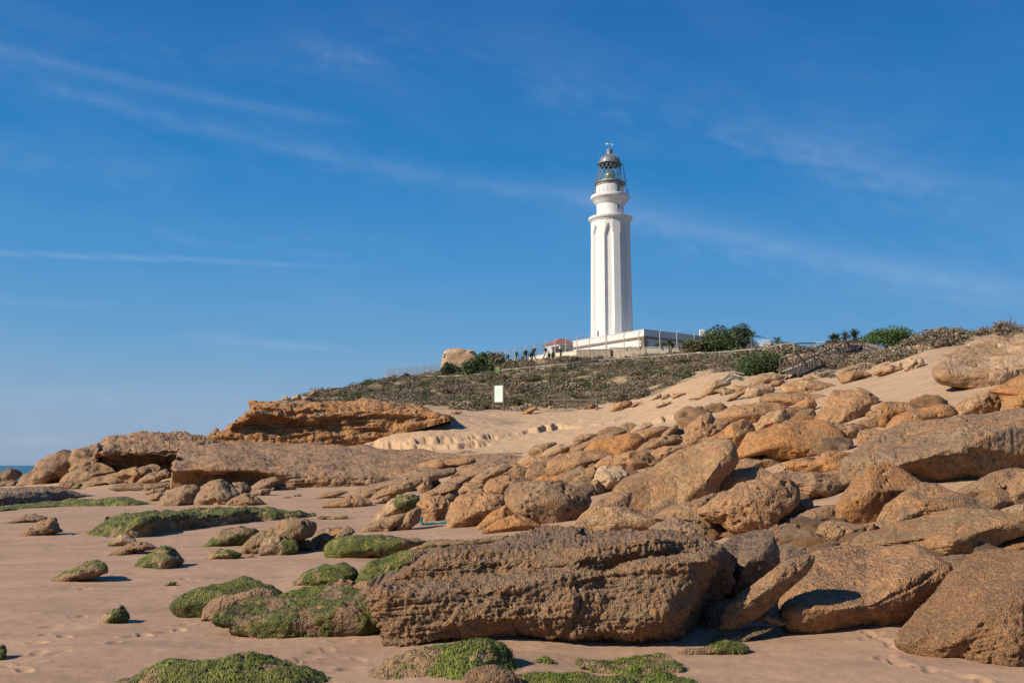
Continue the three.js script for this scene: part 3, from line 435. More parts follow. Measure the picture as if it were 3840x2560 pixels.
rock(6, '245,360 248,292 300,246 420,215 560,208 760,218 900,225 1000,245 940,280 860,296 770,352 600,384 400,390', 'thick slab with green algae face in the middle of the beach', { ...bch, moss: .74, mwhere: 'left', weed: 6000, wlen: .045, ridge: '245,300 420,250 700,250 1000,260', top: 2.2, lean: .2 });
rock(6, '860,300 950,262 1100,235 1300,248 1480,210 1570,212 1585,226 1450,262 1300,292 1100,306', 'low rock shelf with yellow-green edge behind the big foreground block', { ...bch, moss: .42, mwhere: 'low', weed: 1500, wlen: .04, tone: 'y', strata: .04, slam: .08, ridge: '850,280 1100,258 1300,262 1600,225', top: 2.5, lean: .2 });
rock(6, '440,565 480,490 560,420 700,350 850,305 1000,298 1150,310 1000,400 860,500 720,575 620,582 500,568', 'green sloping rock against the left end of the big block', { ...bch, moss: .66, mwhere: 'left', weed: 4500, wlen: .045, lean: .9, strata: .04, tone: 'k' });
rock(6, '-5,574 30,540 120,475 230,430 360,420 430,450 468,492 440,535 250,578 100,594', 'smooth green algae dome left of the big block', { ...bch, moss: .78, mwhere: 'right', weed: 4000, wlen: .04 });
rock(6, '228,580 280,540 370,532 436,545 442,590 300,596', 'bare brown stone below the smooth green dome', { ...bch, tone: 'k' });
rock(6, '428,585 500,550 580,550 645,580 620,630 480,630', 'rough brown stone between the green rocks and the big block', { ...bch, tone: 'k', rough: .3 });
rock(6, '-650,828 -500,770 -350,720 -150,660 0,620 200,585 400,580 560,610 610,700 640,830 635,905 500,915 300,950 0,974 -200,970 -350,935 -455,908 -430,880 -480,850', 'wide flat rock mottled green and brown left of the big block', { ...bch, moss: .52, weed: 14000, wlen: .045, ridge: '-650,825 -400,850 -150,840 100,850 350,760 640,720', top: 2.6, lean: .2, tone: 'k', rough: .3, T: .6 });
// ---------------------------------------------------------------- the big layered block in the foreground
const B = (s) => s.split(' ').map((q) => { const [v, x, y] = q.split(/[:,]/).map(Number), w = VW[v]; return (w[0] + x / w[2]).toFixed(1) + ',' + (w[1] + y / w[2]).toFixed(1); }).join(' ');
ledge([
  [0, B('6:680,1075 6:780,1085 6:900,1075 6:1100,1065 6:1400,1065 6:1700,1070 6:2000,1070 8:300,1275 8:700,1275 8:1100,1262 8:1300,1240 8:1420,1180 8:1570,1110'), [.12, .05, .1, .3, .5, .5, .5, .5, .5, .45, .5, 1.0, 1.7]],
  [0, B('6:655,1030 6:780,1040 6:900,1020 6:1100,985 6:1300,945 6:1500,955 6:1800,965 6:2050,935 8:350,1120 8:620,1090 8:900,1130 8:1150,1130 8:1300,1030 8:1420,1000 8:1560,980'), [.1, 0, .02, .05, .12, .12, .1, .08, .06, .04, .0, .0, .1, .8, 1.6]],
  [0, B('6:630,880 6:780,890 6:900,880 6:1100,850 6:1300,830 6:1500,830 6:1800,830 6:2050,800 8:350,960 8:620,950 8:900,950 8:1150,940 8:1370,900 8:1450,880 8:1640,850'), [.1, .02, 0, -.04, -.08, -.1, -.08, -.04, .02, .06, -.04, -.06, .05, .75, 1.6]],
  [0, B('6:548,660 6:640,650 6:900,640 6:1100,620 6:1300,610 6:1500,590 6:1800,540 6:2050,470 8:350,570 8:620,600 8:900,560 8:1150,500 8:1400,470 8:1560,470 8:1620,560 8:1790,680'), [.14, .05, 0, .02, 0, -.02, .04, .1, .12, .16, .04, 0, .03, .12, .7, 1.5]],
  [0, B('6:552,622 6:640,592 6:900,590 6:1100,585 6:1300,575 6:1500,560 6:1800,505 6:2050,450 8:350,545 8:620,585 8:900,520 8:1150,460 8:1400,430 8:1560,420 8:1640,440 8:1770,560'), [.2, .15, .12, .12, .1, .1, .16, .2, .22, .26, .16, .12, .14, .22, .75, 1.5]],
  [0, B('6:650,572 6:840,535 6:1000,512 6:1200,492 6:1400,476 6:1600,472 6:1800,464 6:2050,440 8:380,520 8:600,560 8:900,505 8:1150,440 8:1350,408 8:1560,392 8:1660,400 8:1745,470'), [.7, .75, .75, .75, .78, .75, .7, .5, .45, .5, .62, .66, .7, .75, 1.0, 1.5]],
  [0, B('6:835,495 6:900,440 6:1050,428 6:1200,418 6:1400,402 6:1600,392 6:1800,382 6:2050,372 8:420,440 8:620,440 8:900,385 8:1150,360 8:1320,385 8:1560,372 8:1650,380 8:1730,440'), [.85, .79, .78, .78, .79, .77, .74, .5, .42, .44, .52, .58, .75, .85, 1.1, 1.5]],
  [0, B('6:870,430 6:960,365 6:1100,340 6:1250,330 6:1450,320 6:1650,310 6:1850,300 6:2100,290 8:460,370 8:650,355 8:900,312 8:1090,292 8:1310,300 8:1500,330 8:1640,365 8:1720,425'), [1.0, .9, .88, .87, .88, .85, .82, .58, .5, .5, .56, .62, .8, 1.0, 1.2, 1.6]],
  [0, B('6:960,360 6:1100,310 6:1300,285 6:1450,262 6:1600,230 6:1750,186 6:1870,146 6:2050,138 6:2140,150 8:350,190 8:490,218 8:850,206 8:1200,216 8:1500,280 8:1650,362 8:1720,418'), [2.6, 3, 3.1, 3.2, 3.3, 3.4, 3.6, 3.6, 3.6, 3.5, 3.4, 3.3, 3, 2.6, 2.2, 1.9]]],
  8.75, 'big layered brown rock block filling the middle foreground', { N: 470, rows: [16, 20, 34, 10, 14, 14, 12, 26], tone: 'g', tone2: 'k', mix: .5, strata: .03, slam: .095, tilt: -.13, rough: .62, crag: .5, pit: 1.2, lam: .034, size: .9, lump: .05, mid: .06, back: 1.2, rep: 1, name: 'rock_block', cat: 'rock block', smooth: 1 });
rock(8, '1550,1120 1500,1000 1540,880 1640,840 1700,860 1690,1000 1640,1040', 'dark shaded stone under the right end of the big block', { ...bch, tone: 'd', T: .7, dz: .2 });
// mossy rocks along the bottom edge
rock(5, '850,1350 920,1290 1050,1230 1200,1170 1350,1140 1550,1120 1800,1115 1950,1120 2080,1150 2220,1190 2352,1215 2480,1300 2500,1400 1600,1420', 'wide seaweed-covered rock at the bottom edge left', { ...bch, moss: .62, weed: 13000, wlen: .06, d: 7.5, T: .9, lean: .6, rough: .3, bury: .2 });
rock(6, '480,1340 560,1220 680,1150 850,1070 1050,1030 1200,1000 1350,993 1500,1028 1565,1072 1640,1160 1720,1230 1940,1290 1960,1400 1200,1420 500,1400', 'humped seaweed rock at the bottom edge before the big block', { ...bch, moss: .6, mwhere: 'right', weed: 15000, wlen: .06, d: 7.75, T: .8, lean: .6, rough: .35, tone: 'y', bury: .2 });
rock(6, '1235,1310 1270,1220 1340,1180 1480,1175 1620,1200 1680,1260 1700,1340 1400,1380', 'bare rough brown stone low in the seaweed at the bottom edge', { ...bch, tone: 'k', d: 7.2, T: .6, rough: .35 });
rock(8, '330,1365 450,1336 700,1358 900,1326 1100,1304 1200,1318 1270,1380 1310,1440 1200,1466 900,1458 700,1468 480,1420', 'flat seaweed patch on the sand in front of the big block', { ...bch, moss: .5, weed: 6000, wlen: .07, T: .3, lean: 1.9, lump: .03, name: 'seaweed_patch', cat: 'seaweed', bury: .3, tone: 'y' });
rock(8, '-420,1490 -200,1478 0,1472 180,1500 330,1486 560,1495 860,1500 900,1600 200,1640 -400,1620', 'thick green seaweed fringe at the bottom edge centre', { ...bch, moss: .92, weed: 9000, wlen: .07, d: 7.35, T: .5, lean: 1.3, name: 'seaweed_patch', cat: 'seaweed', bury: .2 });
rock(8, '860,1500 1000,1468 1180,1462 1300,1500 1440,1540 1400,1620 1000,1640 870,1600', 'green seaweed tongue right of the fringe at the bottom edge', { ...bch, moss: .8, weed: 5000, wlen: .07, d: 7.45, T: .5, lean: 1.4, name: 'seaweed_patch', cat: 'seaweed', bury: .2 });
rock(8, '0,1360 90,1332 210,1360 120,1372', 'small thin seaweed patch beside the humped rock shadow', { ...bch, moss: .6, weed: 700, wlen: .05, T: .4, lean: 1.5, name: 'seaweed_patch', cat: 'seaweed' });
rock(8, '1245,1290 1350,1250 1550,1230 1700,1188 1800,1198 1882,1240 1882,1292 1750,1306 1500,1316 1350,1316', 'low rock with green tufts on the sand right of the big block', { ...bch, moss: .42, mwhere: 'right', weed: 1800, wlen: .05, tone: 'y' });
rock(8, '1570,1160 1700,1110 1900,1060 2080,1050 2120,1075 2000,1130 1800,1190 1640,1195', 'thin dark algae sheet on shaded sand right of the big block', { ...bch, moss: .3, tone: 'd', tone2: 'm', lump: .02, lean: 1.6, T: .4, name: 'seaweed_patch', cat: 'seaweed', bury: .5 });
// ---------------------------------------------------------------- lower right boulders
const bl = { rough: .10, pit: .8, mid: .016, lump: .035, bed: .016, grow: 1.07 };
rock(7, '130,850 165,720 250,640 400,540 560,440 680,380 760,362 797,385 770,435 720,515 620,625 520,725 400,785 250,835', 'pointed finger-shaped rock leaning up right of the big block', { ...bl, tone: 'k', tone2: 'g', T: .6, lean: .1, rough: .12, d: 9.2, e: 2.3 });
rock(7, '100,320 220,230 360,190 480,172 518,200 545,300 545,430 420,500 300,580 210,600 190,420', 'grey flat-faced rock behind the finger rock', { ...bl, tone: 'g', tone2: 'd', ridge: '100,330 250,420 400,360 540,200', top: 1.3, d: 10.6 });
rock(7, '440,180 560,135 680,130 692,170 650,235 580,265 510,245', 'rough dark brown stone above the grey flat-faced rock', { ...bl, tone: 'k', rough: .34 });
rock(7, '645,245 690,165 760,147 812,165 845,212 832,246 740,248', 'small round tan stone beside the rough dark stone', { ...bl });
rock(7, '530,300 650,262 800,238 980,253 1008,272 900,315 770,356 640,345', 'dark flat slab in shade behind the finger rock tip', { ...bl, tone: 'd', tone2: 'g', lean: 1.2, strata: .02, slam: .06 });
rock(7, '530,330 640,298 740,335 775,362 660,400 540,460', 'shaded rounded stone just above the finger rock', { ...bl, tone: 'g', dz: -.1 });
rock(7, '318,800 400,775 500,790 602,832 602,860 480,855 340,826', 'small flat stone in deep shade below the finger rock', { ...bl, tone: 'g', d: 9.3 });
rock(7, '605,810 600,680 700,520 780,400 900,340 1060,305 1300,300 1550,320 1680,370 1765,430 1786,520 1725,655 1565,785 1455,915 1370,945 1200,914 960,908 750,875 630,845', 'great flat-topped boulder with finger rock shadow on it', { ...bl, tone: 'k', tone2: 't', mix: .5, ridge: '600,740 740,740 950,760 1200,740 1450,580 1700,440 1800,420', top: 1.8, lean: .15, e: 3.6, rough: .26, pit: 1.1 });
rock(7, '1440,980 1480,900 1600,760 1750,640 1880,470 2000,385 2180,340 2352,325 2500,330 2700,600 2700,1150 2450,1180 2200,1158 2050,1118 1850,1082 1680,1100 1600,1066', 'huge tan boulder cut off by the lower right edge', { ...bl, tone: 't', tone2: 'k', ridge: '1440,960 1700,1000 1950,880 2150,740 2352,640 2700,560', top: 1.2, lean: .35, e: 3, rough: .24, pit: 1.1, strata: .02, slam: .09, tilt: -.4 });
rock(7, '1060,290 1180,200 1400,120 1700,60 2000,30 2130,24 2250,60 2352,58 2560,50 2560,140 2352,205 2150,275 2060,338 1900,352 1700,362 1580,318 1400,300 1200,300', 'long tan slab with layered edge above the lower right boulder', { ...bl, tone: 't', tone2: 'y', ridge: '1060,290 1600,300 1900,220 2150,130 2352,70 2560,20', top: 2.6, lean: .3, strata: .045, slam: .1, tilt: -.35, e: 3.4 });
rock(4, '1245,1145 1290,1070 1340,960 1500,870 1620,815 1710,815 1800,870 1950,915 2060,985 2115,1002 1900,1060 1600,1100 1350,1160', 'pitted tan boulder right of the big smooth-sided boulder', { ...bl, pit: 1.6, tone: 't' });
rock(4, '980,985 1050,890 1110,790 1200,700 1290,668 1380,680 1500,740 1600,800 1645,832 1500,890 1350,970 1290,1065 1180,1098 1070,1093 1000,1040', 'big smooth-sided tan boulder under the long grey boulder', { ...bl, tone: 'o', tone2: 't', pit: 1.2 });
rock(4, '1060,770 1058,700 1085,590 1180,570 1280,500 1370,430 1560,370 1900,310 2200,275 2352,265 2600,240 2650,640 2352,680 2100,750 1900,780 1750,815 1650,805 1500,720 1380,690 1290,680 1180,740 1110,805', 'very long grey-topped boulder reaching the right edge', { ...bl, tone: 'g', tone2: 'k', mix: .4, ridge: '1060,640 1300,640 1500,640 1750,600 2000,480 2352,380 2650,330', top: 2.2, lean: .25, e: 3.2, rough: .3, pit: 1.3 });
rock(4, '1840,890 1950,830 2100,750 2250,710 2352,698 2500,700 2500,880 2300,910 2200,880 2000,930', 'shadowed boulder under the right end of the long grey boulder', { ...bl, tone: 'k' });
rock(4, '2215,910 2240,830 2300,760 2352,720 2500,690 2520,960 2352,978 2270,946', 'tan boulder cut by the right edge below the long grey boulder', { ...bl });
rock(4, '2015,945 2100,898 2222,903 2278,945 2200,990 2110,1005', 'small smooth stone left of the tan edge boulder', { ...bl, tone: 'k' });
rock(4, '2185,1005 2280,968 2352,963 2450,970 2450,1045 2300,1040', 'small pale stone at the right edge above the long tan slab', { ...bl, tone: 'w' });
rock(7, '2085,350 2150,290 2280,245 2352,223 2480,215 2480,345 2200,352', 'orange stone at the right edge above the huge lower boulder', { ...bl, tone: 'o' });
rock(7, '1690,395 1850,352 2085,352 2010,392 1885,465 1785,570 1770,450', 'shaded stone between the flat-topped boulder and the huge edge boulder', { ...bl, tone: 'k' });
rock(7, '832,195 870,130 960,104 1060,120 1150,140 1240,118 1258,156 1210,225 1180,265 1050,276 900,236', 'smooth tan stone behind the great flat-topped boulder', { ...bl });
rock(7, '770,366 930,320 1050,262 1190,258 1215,292 1060,316 880,356', 'rough orange rubble stone on the left shoulder of the flat-topped boulder', { ...bl, tone: 'o', rough: .36 });

// ---------------------------------------------------------------- boulder slope, middle and right
rock(4, '600,1150 660,1080 760,1010 900,968 982,973 1002,1010 992,1062 900,1095 850,1145 810,1166 700,1160', 'smooth tapered boulder left of the big smooth-sided boulder', { ...bl, tone: 'k' });
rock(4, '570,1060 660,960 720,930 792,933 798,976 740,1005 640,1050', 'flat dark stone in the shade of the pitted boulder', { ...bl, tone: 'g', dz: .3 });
rock(4, '-30,1020 30,980 100,900 300,800 430,785 560,783 610,798 662,858 683,920 663,972 560,1064 430,1155 320,1176 260,1150 130,1100 30,1070', 'big rounded boulder with deep pits in its upper face', { ...bl, tone: 'k', tone2: 't', pit: 2, mid: .05, dz: -.5 });
rock(3, '1480,1070 1600,1000 1750,950 1900,888 1960,900 1900,1000 1950,1060 2080,1095 2155,1175 2000,1225 1800,1170 1550,1090', 'rough brown boulder below left of the deeply pitted one', { ...bl, tone: 'k', rough: .32 });
rock(3, '1435,1150 1560,1090 1640,1068 1720,1093 1850,1130 1945,1200 1955,1260 1800,1250 1600,1170', 'dark humped stone behind the right end of the big block', { ...bl, tone: 'g', rough: .32 });
rock(4, '400,775 560,738 740,733 930,728 1010,743 1082,788 1104,802 1064,864 1000,926 900,940 780,936 690,906 620,840', 'dark log-shaped layered boulder with white specks on top', { ...bl, tone: 'k', tone2: 'g', strata: .05, slam: .12, e: 3 });
rock(4, '72,896 78,810 120,738 250,703 390,693 450,718 490,744 560,748 470,780 300,830 180,890 100,900', 'smooth pale tan boulder left of the log-shaped one', { ...bl, tone: 't', tone2: 'w', rough: .1, pit: .3 });
rock(4, '522,740 530,690 560,668 600,668 650,700 694,732 600,746', 'small pale stone on top of the log-shaped boulder', { ...bl, tone: 'w' });
rock(4, '595,675 650,640 720,618 760,650 820,620 900,578 1000,573 1072,588 1084,640 1074,704 1000,740 880,730 740,736 690,720', 'fluted brown boulder above the log-shaped boulder', { ...bl, tone: 'o', tone2: 'k', strata: .04, slam: .12, tilt: -.3 });
rock(4, '210,670 300,620 450,603 560,608 588,640 560,694 460,706 380,696 220,720', 'half-shaded boulder with scaly right end below the big oval boulder', { ...bl, tone: 'k' });
rock(4, '265,590 300,500 340,430 500,385 700,353 800,348 900,368 980,430 1042,510 1064,562 980,596 880,596 780,640 650,616 500,596 400,576 340,606 300,614', 'big oval orange boulder with a curved crack line', { ...bl, tone: 'o', tone2: 't', strata: .025, slam: .2, rough: .16 });
rock(4, '335,606 380,562 445,590 432,616', 'little stone tucked under the big oval boulder', { ...bl, tone: 'k' });
rock(3, '1185,850 1250,780 1450,708 1650,588 1850,518 2000,498 2032,520 2054,600 2064,650 2010,730 1945,800 1920,890 1760,945 1625,990 1560,1026 1450,1010 1350,960 1300,915 1200,885', 'huge smooth slanting slab in the middle of the boulder slope', { ...bl, tone: 't', tone2: 'y', mix: .4, ridge: '1185,860 1450,960 1650,940 1850,800 1960,640 2060,540', top: 1.5, lean: .3, e: 3.4, rough: .14, pit: .6 });
rock(3, '2030,560 2060,515 2095,540 2112,600 2105,650 2060,650', 'narrow stone wedged behind the top of the slanting slab', { ...bl, tone: 'k' });
rock(4, '-30,510 60,470 200,370 290,343 350,370 382,412 352,484 285,570 240,600 180,530 80,520', 'brown peaked boulder above the slanting slab', { ...bl, tone: 'o', tone2: 'k' });
rock(4, '380,418 388,370 430,310 500,280 590,266 640,288 668,340 660,372 550,388 450,408', 'pale rounded boulder left of the small dark round one', { ...bl, tone: 't', tone2: 'w' });
rock(4, '660,338 680,295 740,263 802,263 823,300 802,350 700,352', 'small dark round boulder', { ...bl, tone: 'g', tone2: 'd' });
rock(4, '110,325 140,280 220,245 400,218 520,218 600,238 645,275 580,300 450,330 390,375 250,372 150,350', 'long brown boulder below the eroded sand edge', { ...bl, tone: 'k', tone2: 't' });
rock(4, '650,268 680,220 760,183 812,188 828,230 802,276 680,292', 'smooth egg-shaped stone above the small dark round one', { ...bl, tone: 'o', rough: .1 });
rock(4, '410,188 460,155 600,148 760,153 862,158 890,186 835,214 760,200 690,236 640,240 560,222 440,212', 'long flat layered boulder half buried in pale sand', { ...bl, tone: 't', strata: .05, slam: .15, ridge: '410,178 600,172 890,180', top: 2, lean: .2 });
rock(4, '825,360 850,280 910,190 960,140 1050,126 1150,133 1222,180 1238,222 1182,305 1100,356 1040,370 900,356', 'big faceted boulder standing below the sand hollow', { ...bl, tone: 't', tone2: 'k', ridge: '825,330 1000,330 1150,260 1240,200', top: .9, e: 3, rough: .26, lean: .3 });
rock(4, '1105,110 1150,103 1240,148 1294,180 1272,226 1236,240 1206,170', 'tilted thin slab behind the big faceted boulder', { ...bl, tone: 't', lean: .8 });
rock(4, '1190,305 1262,248 1284,258 1294,345 1258,358', 'narrow stone right of the big faceted boulder', { ...bl, tone: 't' });
rock(4, '1276,305 1278,250 1320,218 1420,208 1500,223 1605,262 1520,300 1400,335 1335,386 1300,368', 'smooth orange boulder half drowned in pale sand', { ...bl, tone: 'o', rough: .14 });
rock(4, '1320,426 1400,330 1480,293 1600,263 1720,238 1802,238 1853,280 1862,308 1760,338 1650,372 1550,402 1400,422', 'long ochre boulder behind the long grey boulder', { ...bl, tone: 'o', tone2: 'k' });
rock(4, '1490,396 1510,330 1550,298 1600,308 1664,357 1600,385', 'small dark rounded stone on the long ochre boulder', { ...bl, tone: 'g', dz: -.5 });
rock(4, '1860,296 1868,240 1920,190 2000,158 2100,143 2162,168 2174,230 2143,286 2000,306 1880,316', 'rough tan boulder with a shadow beside the orange rock face', { ...bl, tone: 't', tone2: 'w', rough: .28 });
rock(4, '1095,380 1150,348 1250,348 1308,380 1280,410 1180,402', 'small flat stone below the narrow stone', { ...bl, tone: 'o' });
rock(4, '920,395 1000,373 1150,388 1174,420 1143,496 1050,488 980,440', 'brown stone right above the big oval boulder', { ...bl, tone: 'k' });
rock(4, '825,368 880,338 980,343 1014,376 940,396', 'small pale stone at the foot of the faceted boulder', { ...bl, tone: 'w' });
rock(4, '1135,490 1143,430 1200,408 1374,428 1290,510 1190,580 1148,570', 'tan stone at the left end of the long grey boulder', { ...bl });
rock(4, '565,108 600,70 700,48 850,58 965,84 945,124 860,148 700,154 600,142', 'long tan boulder lying on the sand above the flat layered one', { ...bl, tone: 't', tone2: 'w' });
rock(4, '305,150 330,100 420,78 500,88 523,120 483,168 400,180 320,172', 'pale grey flat boulder near the sand crest', { ...bl, tone: 'w', tone2: 'g' });
rock(4, '455,92 510,53 582,48 604,76 560,100', 'small tan stone left of the long tan boulder', { ...bl, tone: 't' });
rock(4, '-15,156 -12,110 50,58 150,43 204,60 192,84 100,120 20,156', 'pale overhanging slab at the top of the sand slope', { ...bl, tone: 'w', tone2: 't' });
rock(4, '80,124 140,98 203,120 218,152 150,164', 'grey stone below the overhanging slab', { ...bl, tone: 'g', tone2: 'w' });
rock(4, '196,124 230,88 290,93 334,106 270,140', 'tan stone right of the overhanging slab', { ...bl, tone: 't' });
rock(4, '155,200 200,170 314,108 324,136 220,194', 'thin dark sloping slab in the sand below the crest', { ...bl, tone: 'k', lean: .8 });
rock(9, '845,495 870,460 950,448 1050,458 1144,490 1050,514 950,550 880,545', 'tan boulder in the sand above the faceted boulder', { ...bl, tone: 't' });
rock(9, '875,446 950,410 1060,388 1142,393 1174,420 1100,440', 'flat grey-tan boulder below the dune scrub', { ...bl, tone: 'w', tone2: 'g', lean: .9 });
rock(9, '1120,478 1200,420 1280,408 1376,440 1300,476 1200,496', 'smooth sandy boulder right of the flat grey-tan one', { ...bl, tone: 't', tone2: 'w', rough: .1 });
rock(9, '1372,410 1430,353 1490,336 1532,360 1544,404 1460,438 1400,445', 'pale upright slab sticking out of the dune', { ...bl, tone: 'p', tone2: 'w', rough: .1 });
rock(9, '1275,414 1350,383 1404,428 1380,446 1300,440', 'pale low slab beside the upright slab', { ...bl, tone: 'p', rough: .1 });
rock(9, '1675,480 1668,420 1720,340 1850,270 2000,225 2352,168 2620,140 2640,480 2352,510 2200,552 2080,576 1950,562 1880,546 1780,536 1715,516', 'broad pale slab boulder high on the right edge', { ...bl, tone: 'w', tone2: 'k', mix: .35, ridge: '1668,440 1850,470 2080,470 2352,430 2640,400', top: 3, lean: .2, e: 3.4, rough: .24, pit: 1.2, strata: .03, slam: .15 });
rock(9, '130,536 200,490 320,478 424,488 402,520 250,552', 'flat pale rock with splintered top at the sand crest', { ...bl, tone: 'w', tone2: 'g', strata: .06, slam: .12 });
rock(9, '545,524 620,493 694,520 640,536', 'small tan stone at the foot of the stairs', { ...bl });
rock(9, '2060,620 2200,560 2352,488 2640,420 2660,790 2352,790 2140,815 2195,700 2150,650', 'orange rock face sloping at the right edge below the pale slab', { ...bl, tone: 'o', tone2: 't', lean: .9, rough: .12 });
rock(3, '1330,580 1400,520 1520,468 1640,455 1694,475 1664,515 1560,540 1420,588', 'dark-ended boulder just right of the bright orange one', { ...bl, tone: 'k' });
rock(3, '1525,466 1560,420 1640,373 1654,400 1612,456 1550,476', 'upright brown stone against the sand edge', { ...bl, tone: 'k' });
rock(3, '1310,480 1310,432 1450,403 1564,398 1544,455 1534,474 1420,506 1370,506', 'flat layered boulder behind the bright orange one', { ...bl, tone: 't', tone2: 'k', strata: .05, slam: .15 });
rock(3, '950,580 1050,500 1150,463 1260,448 1330,443 1384,480 1394,500 1344,566 1230,608 1100,592', 'bright orange cracked boulder', { ...bl, tone: 'o', tone2: 'o', mid: .05 });
rock(3, '790,605 930,520 1080,450 1230,418 1274,433 1200,464 1080,508 960,580 850,604', 'long leaning brown slab left of the bright orange boulder', { ...bl, tone: 'k', tone2: 'g', strata: .03 });
rock(3, '550,575 600,530 700,508 765,508 710,555 640,600 580,596', 'dark pointed boulder at the foot of the pale sand bank', { ...bl, tone: 'k' });
rock(3, '650,598 700,550 800,518 922,493 950,510 880,566 780,608 690,616', 'pale layered rock right of the dark pointed boulder', { ...bl, tone: 'w', tone2: 't', strata: .04 });
rock(3, '875,496 920,450 1000,443 1085,448 1000,486 940,506', 'brown stone on the edge of the pale sand bank', { ...bl, tone: 'k' });
rock(3, '1040,445 1075,418 1115,440 1090,452', 'small stone poking from the sand bank above the leaning slab', { ...bl, tone: 't' });
rock(3, '695,700 720,640 850,588 1000,573 1140,583 1194,610 1100,656 980,708 880,758 780,762 710,738', 'large brown boulder sloping left below the pale layered rock', { ...bl, tone: 'k', tone2: 't' });
rock(3, '480,656 520,613 620,603 714,623 726,660 640,696 530,706', 'smooth flat tan boulder left of the large sloping one', { ...bl, tone: 't', tone2: 'w', rough: .12 });
rock(3, '1000,700 1150,608 1300,573 1430,578 1483,630 1494,672 1430,708 1350,726 1280,718 1150,704', 'long ridged boulder above the whitish one', { ...bl, tone: 't', tone2: 'k' });
rock(3, '1430,612 1520,548 1600,528 1700,528 1716,550 1600,608 1540,648 1480,640', 'rough tan boulder behind the upper left of the slanting slab', { ...bl, rough: .3 });
rock(3, '1690,550 1700,460 1740,390 1830,308 1890,298 1922,338 2022,348 2045,390 1960,470 1850,535 1760,560', 'big irregular boulder with hollow below the eroded sand edge', { ...bl, tone: 'k', tone2: 't', mid: .06 });
rock(3, '1300,438 1350,378 1430,363 1474,375 1420,416', 'sandy pale rock in the sand above the flat layered boulder', { ...bl, tone: 'p', tone2: 't' });
rock(3, '1025,810 1050,720 1080,690 1200,683 1240,688 1284,740 1255,790 1175,850 1120,880 1070,840', 'whitish boulder with a round hollow', { ...bl, tone: 'p', tone2: 'w', mid: .05 });
rock(3, '935,860 980,800 1060,783 1114,850 1114,888 1000,890', 'brown stone in front of the whitish boulder', { ...bl, tone: 'k', rough: .3, dz: -.3 });
rock(3, '865,806 910,768 964,790 942,838', 'small brown stone left of the whitish boulder', { ...bl, tone: 'k' });
rock(3, '530,760 550,700 640,683 724,710 736,755 640,778 560,793', 'round tan boulder above the orange low one', { ...bl });
rock(3, '585,802 650,755 800,753 894,770 884,806 700,824', 'low orange boulder behind the large dark rounded one', { ...bl, tone: 'o', tone2: 'o' });
rock(3, '875,778 950,710 1030,688 1056,720 1034,798 950,790', 'shell-speckled boulder left of the whitish one', { ...bl, rough: .3 });
rock(3, '380,918 388,870 450,820 600,803 800,803 930,828 992,888 1004,930 974,994 880,1066 790,1106 680,1106 560,1076 450,1018 400,968', 'large dark rounded boulder at the front of the slope', { ...bl, tone: 'k', tone2: 'g', mix: .45, strata: .02, slam: .1, tilt: .3, dz: -.6, pit: 1.2 });
rock(3, '850,1120 950,1030 1080,930 1240,868 1304,880 1294,935 1274,996 1150,990 1050,1060 960,1120', 'tan slab leaning right of the large dark rounded boulder', { ...bl, tone: 't', tone2: 'g', lean: .7 });
rock(3, '890,1125 1010,1040 1130,978 1250,983 1350,1028 1450,1060 1565,1075 1520,1125 1400,1150 1200,1175 1000,1175', 'rough boulder speckled with white shells behind the big block', { ...bl, tone: 'k', tone2: 'w', rough: .36, dz: -.3 });
rock(3, '1320,1016 1450,998 1555,1018 1480,1068 1380,1050', 'small stone below the foot of the slanting slab', { ...bl, tone: 'k' });
rock(3, '340,745 370,690 450,668 545,700 545,756 450,778', 'rounded boulder left of the round tan one', { ...bl, tone: 'k' });
rock(3, '210,880 240,800 350,758 480,758 565,790 585,815 450,850 350,906 250,902', 'boulder resting above the large dark rounded one', { ...bl, tone: 'k', tone2: 't' });
rock(3, '35,880 70,820 150,798 234,815 222,856 130,890', 'small tan boulder on the left of the boulder slope', { ...bl });
rock(3, '45,928 100,870 200,848 230,880 218,918', 'small brown boulder below the small tan one', { ...bl, tone: 'k' });
rock(3, '-40,1118 -10,960 60,900 200,888 310,898 384,900 400,960 460,1015 420,1040 260,1090 180,1128', 'wide rough boulder left of the large dark rounded one', { ...bl, tone: 't', tone2: 'k', rough: .3 });
rock(3, '160,1140 250,1040 380,968 455,1008 480,1040 330,1138', 'smooth orange-brown boulder leaning under the large dark one', { ...bl, tone: 'o', tone2: 'k', dz: -.2 });
rock(3, '210,1160 350,1070 450,1038 560,1078 648,1122 560,1160 400,1168', 'yellow-orange wedge at the sand in front of the large dark boulder', { ...bl, tone: 'o', tone2: 'o', dz: -.2 });
// left foot of the slope, beside the shelf
rock(2, '970,976 1080,930 1230,898 1320,908 1358,950 1342,976 1150,984', 'low tan boulder alone on the sand before the slope', { ...bl, rough: .26 });
rock(2, '925,918 1030,874 1160,860 1194,870 1120,904', 'flat sandy rock in the sand behind the low tan boulder', { ...bl, tone: 'k', lean: .9 });
rock(2, '1325,930 1380,890 1480,830 1600,788 1720,768 1735,800 1655,856 1560,880 1500,918 1450,920 1380,930', 'long brown boulder sloping up from the beach', { ...bl, tone: 'k' });
rock(2, '1185,880 1300,828 1500,788 1700,738 1850,698 1950,698 1960,730 1900,765 1750,796 1600,808 1450,858 1330,882', 'long grey slab lying along the end of the bedrock shelf', { ...bl, tone: 'g', tone2: 'k', lean: .9 });
rock(2, '1345,956 1400,920 1480,903 1504,925 1450,958', 'small brown stone below the long sloping boulder', { ...bl, tone: 'k' });
rock(2, '1245,910 1300,868 1390,858 1400,892 1330,916', 'small stone between the sandy rock and long sloping boulder', { ...bl, tone: 'k' });
